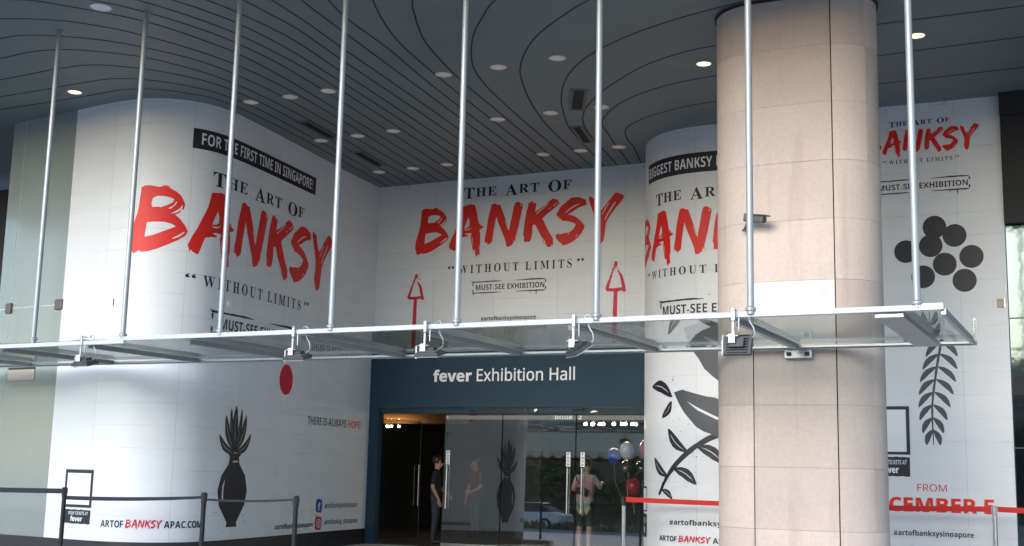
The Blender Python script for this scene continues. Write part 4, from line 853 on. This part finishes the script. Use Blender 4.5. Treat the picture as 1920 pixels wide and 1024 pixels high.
leaf(-10.555, -9.025, [('DOOR', -9.455, -9.095)], hx=-9.16)
leaf(-9.015, -7.62, [('2', -8.975, -8.905)], hx=-8.87)
# the opened leaf, swung inwards
t = ef
th = math.radians(84); dx, dy = math.cos(th), math.sin(th)
def ob(x0, x1, yh, z0, z1, nm, mt, mb=None):
    c = Vector((-13.27 + dx * (x0 + x1) / 2, YD + .03 + dy * (x0 + x1) / 2, (z0 + z1) / 2))
    return MB().obox(c, Vector((dx, dy, 0)) * (x1 - x0) / 2, Vector((-dy, dx, 0)) * yh, Vector((0, 0, (z1 - z0) / 2))).build(nm, mt, t)
t = ob(.0, 1.33, .006, .09, 2.5, 'glass_door', M['dooropen']); ob(0, 1.33, .02, .012, .088, 'bottom_rail', M['steel']); ob(1.331, 1.336, .007, .09, 2.5, 'edge', M['alu'])
f = MB()
hx, hy = -13.27 + dx * 1.22, YD + .03 + dy * 1.22
for sgn in (-1, 1):
    o = Vector((-dy, dx, 0)) * .055 * sgn
    f.tube([(hx + o.x, hy + o.y, .74), (hx + o.x, hy + o.y, 1.58)], .016, 12)
for z in (.84, 1.48): f.tube([(hx + dy * .055, hy - dx * .055, z), (hx - dy * .055, hy + dx * .055, z)], .01, 8)
f.build('pull_handle', M['steel'], t, True)

# ------------------------------------------------------------------ lobby behind the doors
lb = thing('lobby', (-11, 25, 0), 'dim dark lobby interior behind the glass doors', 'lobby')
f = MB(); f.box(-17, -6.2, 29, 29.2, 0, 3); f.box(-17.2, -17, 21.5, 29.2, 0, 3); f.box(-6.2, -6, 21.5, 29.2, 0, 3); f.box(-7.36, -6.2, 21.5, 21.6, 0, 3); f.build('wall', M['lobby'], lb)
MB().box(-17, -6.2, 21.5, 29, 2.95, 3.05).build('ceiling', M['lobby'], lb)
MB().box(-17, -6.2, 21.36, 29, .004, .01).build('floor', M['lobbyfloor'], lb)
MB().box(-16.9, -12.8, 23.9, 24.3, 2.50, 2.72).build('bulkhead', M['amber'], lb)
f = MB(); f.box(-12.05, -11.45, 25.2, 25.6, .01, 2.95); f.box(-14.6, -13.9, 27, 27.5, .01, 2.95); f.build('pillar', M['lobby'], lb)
def lamp(x, y, z, lab, g):
    o = thing('ceiling_lamp', (x, y, z), lab, 'lamp', g)
    MB().lathe([(.02, .06), (.035, .05), (.035, 0), (.001, 0)], (x, y, z), 12).build('shade', M['darkalu'], o, True); MB().sphere((x, y, z - .01), .03, 8).build('bulb', M['warm'], o, True)
for i, x in enumerate((-9.72, -9.56, -9.40, -9.33, -9.1, -8.92, -8.85, -8.7, -8.62)): lamp(x, 23.6, 2.50, 'small warm lamp in the row behind the right door leaf', 'warm lobby lamps behind right leaf')
for x in (-14.75, -14.55, -14.45, -14.25): lamp(x, 23.7, 2.44, 'small warm lamp at the amber bulkhead behind the open door', 'warm lobby lamps at the bulkhead')
f = MB(); f.prism([(-7.33, 21.7), (-7.25, 20.8), (-7.1, 20.3), (-6.8, 19.95), (-6.3, 19.6), (-5.8, 19.5), (-1.26, 19.6), (-1.26, 29), (-6.1, 29), (-6.1, 21.7)], .0, ZC - .003)
tag(f.build('building_core', M['darkwall']), 'dark building core behind the right banner walls', 'building')

# ------------------------------------------------------------------ people
def person(label, loc, rz, J, E, hair=None, scale=1.0, extra=None):
    """J: joint -> (x, y, z, r); E: (a, b, material). One continuous skinned body."""
    t = thing('person', loc, label, 'person'); t.rotation_euler = (0, 0, rz)
    names = list(J); me = bpy.data.meshes.new('body')
    me.from_pydata([J[n][:3] for n in names], [(names.index(a), names.index(b)) for a, b, m in E], [])
    o = bpy.data.objects.new('body', me); COL.objects.link(o)
    o.modifiers.new('skin', 'SKIN'); sv = me.skin_vertices[0].data
    for i, n in enumerate(names):
        r = J[n][3]; sv[i].radius = (r if isinstance(r, tuple) else (r, r)); sv[i].use_root = (n == 'pelvis')
    s = o.modifiers.new('sub', 'SUBSURF'); s.levels = 2; s.render_levels = 2
    dg = bpy.context.evaluated_depsgraph_get(); dg.update()
    nm = bpy.data.meshes.new_from_object(o.evaluated_get(dg)); bpy.data.objects.remove(o)
    nm.name = 'body'; mats = []
    for a, b, m in E:
        if m not in mats: mats.append(m)
    nm.materials.clear()
    for m in mats: nm.materials.append(M[m])
    for p in nm.polygons:
        c = p.center; best = 1e9
        for a, b, m in E:
            A, B = Vector(J[a][:3]), Vector(J[b][:3]); d = B - A; k = max(0, min(1, (c - A).dot(d) / max(1e-9, d.length_squared)))
            ra = J[a][3] if not isinstance(J[a][3], tuple) else max(J[a][3]); rb = J[b][3] if not isinstance(J[b][3], tuple) else max(J[b][3])
            q = (c - (A + d * k)).length / (ra + (rb - ra) * k)
            if q < best: best = q; p.material_index = mats.index(m)
        p.use_smooth = True
    ob_ = bpy.data.objects.new('body', nm); COL.objects.link(ob_); ob_.parent = t
    return t
def hand(J, E, w, side, d, nrm, mt):
    """palm, four unequal fingers and a thumb rooted at the side of the palm"""
    P = Vector(J[w][:3]); d = Vector(d).normalized(); n = Vector(nrm).normalized(); s = d.cross(n).normalized() * side
    J[w + 'p'] = (*(P + d * .06), (.034, .02)); E.append((w, w + 'p', mt))
    for k, (o, l) in enumerate(((-.027, .062), (-.009, .075), (.009, .07), (.027, .055))):
        a = P + d * .095 + s * o; b = a + d * l * .55 + n * .012; c = a + d * l + n * .035
        J[f'{w}a{k}'] = (*a, .010); J[f'{w}b{k}'] = (*b, .009); J[f'{w}c{k}'] = (*c, .008)
        E += [(w + 'p', f'{w}a{k}', mt), (f'{w}a{k}', f'{w}b{k}', mt), (f'{w}b{k}', f'{w}c{k}', mt)]
    a = P + d * .05 - s * .038 + n * .012; b = a + d * .04 - s * .012 + n * .015
    J[w + 't0'] = (*a, .011); J[w + 't1'] = (*b, .009); E += [(w + 'p', w + 't0', mt), (w + 't0', w + 't1', mt)]
def base(shirt, legs, skin, shoe, sleeve=.5, arms=None, lean=0., bare=False):
    y = lambda z: lean * max(0, z - .95)
    J = {'pelvis': (0, 0, .95, (.155, .115)), 'waist': (0, y(1.1), 1.10, (.15, .11)), 'chest': (0, y(1.3), 1.30, (.175, .12)), 'neckb': (0, y(1.44) + .0, 1.44, (.07, .06)), 'neck': (0, y(1.5) + .015, 1.50, .052),
         'jaw': (0, y(1.56) + .04, 1.56, (.062, .075)), 'skull': (0, y(1.64) + .03, 1.645, (.078, .098)), 'crown': (0, y(1.7) + .01, 1.71, (.05, .06)), 'nose': (0, y(1.6) + .145, 1.60, .014)}
    E = [('pelvis', 'waist', shirt), ('waist', 'chest', shirt), ('chest', 'neckb', shirt), ('neckb', 'neck', skin), ('neck', 'jaw', skin), ('jaw', 'skull', skin), ('skull', 'crown', skin), ('jaw', 'nose', skin)]
    for sg, sx in (('l', -1), ('r', 1)):
        J['sh' + sg] = (sx * .175, y(1.4), 1.40, .062); J['hip' + sg] = (sx * .085, 0, .88, .098); J['knee' + sg] = (sx * .10, .015, .48, .06); J['calf' + sg] = (sx * .10, -.01, .32, .056); J['ank' + sg] = (sx * .10, -.02, .09, .04)
        J['heel' + sg] = (sx * .10, -.03, .045, .038); J['toe' + sg] = (sx * .125, .14, .035, .032); J['ear' + sg] = (sx * .085, y(1.62) + .015, 1.615, .016)
        E += [('chest', 'sh' + sg, shirt), ('pelvis', 'hip' + sg, legs), ('hip' + sg, 'knee' + sg, legs), ('knee' + sg, 'calf' + sg, skin if bare else legs), ('calf' + sg, 'ank' + sg, skin if bare else legs), ('ank' + sg, 'heel' + sg, shoe), ('heel' + sg, 'toe' + sg, shoe), ('skull', 'ear' + sg, skin)]
        el, wr, hd, hn = arms[sg]; A = Vector(J['sh' + sg][:3]); B = Vector(el); m = A + (B - A) * .75
        J['up' + sg] = (*m, .05); J['el' + sg] = (*B, .042); J['wr' + sg] = (*wr, .028)
        E += [('sh' + sg, 'up' + sg, shirt), ('up' + sg, 'el' + sg, skin), ('el' + sg, 'wr' + sg, skin)]
        hand(J, E, 'wr' + sg, sx, hd, hn, skin)
    return J, E
def hairpiece(t, mt, yoff=0., z=1.655, cut=-.1):
    m = MB(); n, k = 20, 10; vs_ = []
    for i in range(k + 1):
        ph = PI * .62 * i / k
        for j in range(n):
            a = 2 * PI * j / n; front = math.sin(a) > .35
            p2 = min(ph, PI * .36) if front else ph
            vs_.append((.094 * math.sin(p2) * math.cos(a), yoff + .112 * math.sin(p2) * math.sin(a), z + .115 * math.cos(p2)))
    m.add(vs_, [(i * n + j, i * n + (j + 1) % n, (i + 1) * n + (j + 1) % n, (i + 1) * n + j) for i in range(k) for j in range(n)])
    me = m.build('hair', M[mt], None, True, fixn=True, loc=(0, 0, 0)); me.parent = t; return me
arms = {'r': ((.24, -.03, 1.12), (.25, .10, .90), (0, .25, -1), (-1, .2, 0)), 'l': ((-.22, .03, 1.12), (-.2, .2, 1.0), (0, .6, -.6), (1, 0, 0))}
J, E = base('navycloth', 'jean', 'skin', 'shoe', arms=arms)
pm = person('man in navy polo and dark jeans standing in the open doorway', (-12.42, 22.2, .01), math.radians(-70), J, E); hairpiece(pm, 'hair', .02)
arms = {'r': ((.27, .12, 1.20), (.2, .34, 1.3), (-.2, 1, .2), (0, 0, -1)), 'l': ((-.28, .08, 1.16), (-.2, .3, 1.12), (.2, 1, 0), (0, 0, -1))}
J, E = base('tiedye', 'shorts', 'skinpale', 'shoewhite', arms=arms, lean=.12, bare=True)
J['hem'] = (0, -.0, .84, (.17, .13)); E.append(('pelvis', 'hem', 'tiedye')); J['waist'] = (0, .02, 1.1, (.175, .13)); J['chest'] = (0, .04, 1.3, (.20, .13)); J['pelvis'] = (0, 0, .95, (.175, .13))
pw = person('person in pastel tie dye shirt seen from behind the right door', (-9.0, 21.85, .01), 0, J, E); hairpiece(pw, 'hair', .09)
bg = thing('shoulder_bag', (-9.0, 21.72, 1.17), 'small black shoulder bag worn across the tie dye shirt', 'bag')
f = MB(); f.obox((-8.99, 21.68, 1.14), (.11, 0, -.03), (0, .03, 0), (.015, 0, .06)); f.build('pouch', M['leather'], bg, bevel=.02)
MB().tube([(-8.87, 21.70, 1.16), (-8.99, 21.70, 1.24), (-9.11, 21.72, 1.36), (-9.16, 21.78, 1.46)], .012, 8).build('strap', M['leather'], bg, True)
arms = {'r': ((.23, .02, 1.12), (.22, .1, .88), (0, .2, -1), (-1, 0, 0)), 'l': ((-.23, .02, 1.12), (-.2, .2, 1.02), (.3, .6, 0), (1, 0, 0))}
J, E = base('redcloth', 'jean', 'skin', 'shoe', arms=arms)
pr = person('added person in dark red shirt standing in for a red reflection', (-12.75, 24.6, .01), math.radians(150), J, E); hairpiece(pr, 'hair', .02)  # figure added inside the lobby to stand for a red reflection
def balloon(p, r, mt, lab):
    t = thing('balloon', p, lab, 'balloon', 'party balloons behind the right door leaf')
    prof = [(max(.001, r * math.sin(a) * (1 - .16 * max(0, -math.cos(PI - a)) ** 2 * 0)), -r * 1.14 * math.cos(a) * (1.1 if a < PI / 2 else 1)) for a in [PI * i / 18 for i in range(19)]]
    MB().lathe(prof, p, 28).build('skin', M[mt], t, True)
    MB().lathe([(.022, -r * 1.3), (.008, -r * 1.24), (.02, -r * 1.16)], p, 10).build('knot', M[mt], t, True)
    MB().tube([(p[0], p[1], p[2] - r * 1.29), (p[0] + .03, p[1], p[2] - .5), (p[0] - .02 + (-8.3 - p[0]) * .6, p[1], .95)], .002, 6).build('ribbon', M['white'], t)
balloon((-8.66, 22.5, 1.82), .14, 'b_blue', 'blue balloon behind the right door leaf')
balloon((-8.34, 22.35, 1.93), .14, 'b_pearl', 'pearl white balloon in front of the pink one')
balloon((-8.08, 22.75, 1.98), .15, 'b_pink', 'magenta pink balloon half behind the pearl white one')
balloon((-8.44, 22.6, 1.58), .15, 'b_black', 'glossy black balloon below the pearl white one')
balloon((-8.12, 22.6, 1.58), .15, 'b_black', 'black balloon nearest the right door edge')
balloon((-8.3, 22.6, 1.25), .15, 'b_red', 'dark red balloon at the bottom of the bunch')

# ------------------------------------------------------------------ belt barriers
def ribbon(name, p, q, mt, par, sag=.04, h=.05, twist=0.):
    m = MB(); n = 16; a, b = Vector(p), Vector(q); d = (b - a); nn = Vector((-d.y, d.x, 0)).normalized(); vs_ = []
    for i in range(n + 1):
        t = i / n; c = a + d * t - Vector((0, 0, sag * 4 * t * (1 - t))); w = twist * t
        up = Vector((0, 0, math.cos(w))) + nn * math.sin(w); sd = nn * math.cos(w) - Vector((0, 0, math.sin(w)))
        for s1, s2 in ((1, 1), (1, -1), (-1, -1), (-1, 1)): vs_.append(c + up * h / 2 * s1 + sd * .0012 * s2)
    m.add(vs_, [(i * 4 + j, i * 4 + (j + 1) % 4, i * 4 + 4 + (j + 1) % 4, i * 4 + 4 + j) for i in range(n) for j in range(4)])
    return m.build(name, mt, par)
def post(x, y, h, lab, mt, head, grp):
    t = thing('barrier_post', (x, y, 0), lab, 'barrier post', grp)
    MB().lathe([(.17, 0), (.17, .012), (.15, .025), (.04, .035)], (x, y, 0), 28).build('base', M[mt], t, True)
    MB().lathe([(.031, .03), (.031, h - .14)], (x, y, 0), 20).build('tube', M[mt], t, True)
    m = MB(); m.lathe([(.036, h - .14), (.038, h - .13), (.038, h - .012), (.03, h)], (x, y, 0), 20)
    for a in range(4): m.obox((x + .036 * math.cos(a * PI / 2), y + .036 * math.sin(a * PI / 2), h - .055), (.006 + .01 * abs(math.sin(a * PI / 2)), 0, 0), (0, .006 + .01 * abs(math.cos(a * PI / 2)), 0), (0, 0, .035))
    m.build('belt_head', M[head], t)
    return t
G1 = 'black belt barrier posts'
p1 = post(-13.42, 13.2, 1.13, 'leftmost black barrier post in front of the ticket board', 'blackpost', 'black', G1)
p2 = post(-10.75, 13.0, 1.13, 'black barrier post left of the black vase painting', 'blackpost', 'black', G1)
p3 = post(-9.5, 13.3, 1.12, 'black barrier post at the belt end near the doors', 'blackpost', 'black', G1)
ribbon('belt', (-13.45, 13.2, 1.075), (-19.5, 12.2, 1.05), M['belt'], p1, .01, .07)
ribbon('belt', (-13.38, 13.2, .985), (-10.79, 13.0, 1.065), M['belt'], p1, .02, .055, .9)
ribbon('belt', (-10.71, 13.0, 1.04), (-9.54, 13.3, 1.07), M['belt'], p2, .02, .03, .3)
G2 = 'steel red belt barrier posts'
p4 = post(-7.05, 18.75, 1.13, 'steel barrier post with red belt beside the doors', 'steel', 'black', G2)
p5 = post(-1.49, 18.55, 1.17, 'steel barrier post with red belt before the balloon banner', 'steel', 'darkalu', G2)
ribbon('belt', (-7.01, 18.75, 1.09), (-1.53, 18.55, 1.12), M['redbelt'], p4, .03, .075)
ribbon('belt', (-1.45, 18.55, 1.12), (3.2, 17.8, 1.12), M['redbelt'], p5, .02, .075)
_st = LEFT.slab('step', M['paving'], None, 0, 4.6, 0, .11, .013, .75); _st['kind'] = 'structure'; _st['label'] = 'low pale step along the left wall'

# ------------------------------------------------------------------ the street behind the viewer, seen in the door glass
def crown(c, rx, rz, n, seed, size=.3):
    rnd = random.Random(seed); m = MB(); c = Vector(c)
    cl_ = [c + Vector((rnd.gauss(0, .42) * rx, rnd.gauss(0, .42) * rx, rnd.gauss(0, .4) * rz)) for _ in range(26)]
    for i in range(n):
        k = rnd.choice(cl_); p = k + Vector((rnd.gauss(0, .2) * rx, rnd.gauss(0, .2) * rx, rnd.gauss(0, .16) * rz))
        a = Vector((rnd.uniform(-1, 1), rnd.uniform(-1, 1), rnd.uniform(-.6, .6))).normalized(); b = a.cross(Vector((rnd.uniform(-1, 1), rnd.uniform(-1, 1), rnd.uniform(-1, 1)))).normalized()
        s = size * rnd.uniform(.5, 1.2); m.add([p - a * s, p + b * s * .4, p + a * s, p - b * s * .4], [(0, 1, 2, 3)])
    return m
def tree(x, y, h, seed, lab):
    t = thing('street_tree', (x, y, 0), lab, 'tree', 'street trees'); rnd = random.Random(seed)
    m = MB(); m.tube([(x, y, 0), (x + .05, y, h * .25), (x - .05, y + .1, h * .5), (x, y, h * .75)], [.22, .17, .13, .05], 10)
    for k in range(6):
        a = k * 1.05 + seed; z = h * (.34 + .05 * k); m.tube([(x, y, z), (x + math.cos(a) * h * .12, y + math.sin(a) * h * .12, z + h * .12), (x + math.cos(a) * h * .22, y + math.sin(a) * h * .22, z + h * .17)], [.09, .06, .02], 7)
    m.build('trunk', M['bark'], t, True); crown((x, y, h * .62), h * .36, h * .36, 2600, seed, .34).build('crown', M['leaf'], t, fixn=False)
for i, (x, y, h) in enumerate(((-33, -26.6, 4.2), (-29.2, -25.8, 3.9), (-25, -26.4, 4.2), (-37, -26, 4.0), (-20.5, -26.2, 4.3), (-15, -26, 3.9), (-9, -26.3, 4.2), (-2, -26, 4.1))): tree(x, y, h, i + 3, 'leafy street tree across the forecourt')
hd = thing('hedge', (-15, -10.6, 0), 'low planted hedge along the kerb', 'hedge')
m = MB()
for i in range(4200):
    x = random.uniform(-36, 6); p = Vector((x, random.uniform(-11.2, -10.0), random.uniform(.05, .42))); a = Vector((random.uniform(-1, 1), random.uniform(-1, 1), random.uniform(.1, 1))).normalized(); b = a.cross(Vector((0, 0, 1))).normalized(); s = random.uniform(.12, .28); m.cur = 0 if random.random() < .55 + .4 * math.sin(x) else 1
    m.add([p - a * s, p + b * s * .3, p + a * s, p - b * s * .3], [(0, 1, 2, 3)])
m.build('foliage', [M['leaf'], M['leaf2']], hd, fixn=False)
MB().box(-36, 6, -11.4, -9.8, 0, .12).build('kerb_edge', M['paving'], hd)
# parked white car
ca = thing('parked_car', (-27, -15.2, 0), 'white parked saloon car by the far kerb', 'car')
sect = [(-2.2, .55, .62, .80), (-2.1, .38, .80, .86), (-1.4, .28, .88, .88), (-.9, .26, .92, .88), (0, .25, .93, .89), (.9, .25, .92, .88), (1.5, .28, .95, .87), (2.0, .35, .92, .84), (2.2, .5, .8, .78)]
m = MB(); vs_ = []
for x, z0, z1, w in sect: vs_ += [(x, -w, z0), (x, -w * 1.02, (z0 + z1) / 2), (x, -w * .93, z1), (x, w * .93, z1), (x, w * 1.02, (z0 + z1) / 2), (x, w, z0)]
vs_ = [(v[0] - 27, v[1] - 15.2, v[2]) for v in vs_]; n = len(sect)
m.add(vs_, [(i * 6 + j, i * 6 + (j + 1) % 6, i * 6 + 6 + (j + 1) % 6, i * 6 + 6 + j) for i in range(n - 1) for j in range(6)] + [tuple(range(6)), tuple((n - 1) * 6 + j for j in range(6))])
m.build('body', M['carpaint'], ca, True)
def cab(xs, w0, w1, z0, z1, mt, nm):
    q = [(xs[0], -w0, z0), (xs[3], -w0, z0), (xs[3], w0, z0), (xs[0], w0, z0), (xs[1], -w1, z1), (xs[2], -w1, z1), (xs[2], w1, z1), (xs[1], w1, z1)]
    MB().add([(a - 27, b - 15.2, c) for a, b, c in q], [(0, 1, 2, 3), (4, 5, 6, 7), (0, 1, 5, 4), (1, 2, 6, 5), (2, 3, 7, 6), (3, 0, 4, 7)]).build(nm, mt, ca, bevel=.04)
cab((-1.35, -.62, .85, 1.75), .82, .64, .93, 1.36, M['carglass'], 'window'); cab((-.72, -.6, .82, .95), .66, .6, 1.37, 1.43, M['carpaint'], 'roof')
for sx in (-1.35, 1.35):
    for sy in (-.8, .8):
        w = MB(); w.tube([(sx - 27, sy - .1 - 15.2, .32), (sx - 27, sy + .1 - 15.2, .32)], .32, 24); w = w.build('wheel', M['tyre'], ca, True)
        MB().tube([(sx - 27, sy - .11 - 15.2, .32), (sx - 27, sy + .11 - 15.2, .32)], .2, 16).build('rim', M['alu'], w)
# building with a scalloped awning across the street
sb = thing('street_building', (-20, -32, 0), 'cream building with a scalloped awning across the street', 'building')
MB().box(-60, 20, -44, -32, 0, 8.2).build('wall', M['render'], sb)
m = MB(); g = MB()
for i in range(20):
    for j in range(0): x = -58 + i * 3.9; g.box(x, x + 1.7, -32.02, -31.9, 7.6 + j * 2.4, 9.2 + j * 2.4)
a0 = [(-56 + i * .8, i) for i in range(90)]
for x, i in a0:
    m.add([(x, -31.9, 6.4), (x + .78, -31.9, 6.4), (x + .78, -29.4, 4.85), (x, -29.4, 4.85)], [(0, 1, 2, 3)])
    m.add([(x, -29.4, 4.85), (x + .78, -29.4, 4.85)] + [(x + .78 - .78 * k / 8, -29.4, 4.6 - .2 * math.sin(PI * k / 8)) for k in range(9)], [tuple(range(11))])
m.build('awning', M['awning'], sb, fixn=False)
MB().box(-58, 18, -31.98, -31.9, 0, 4.5).build('shop_window', M['window'], sb)
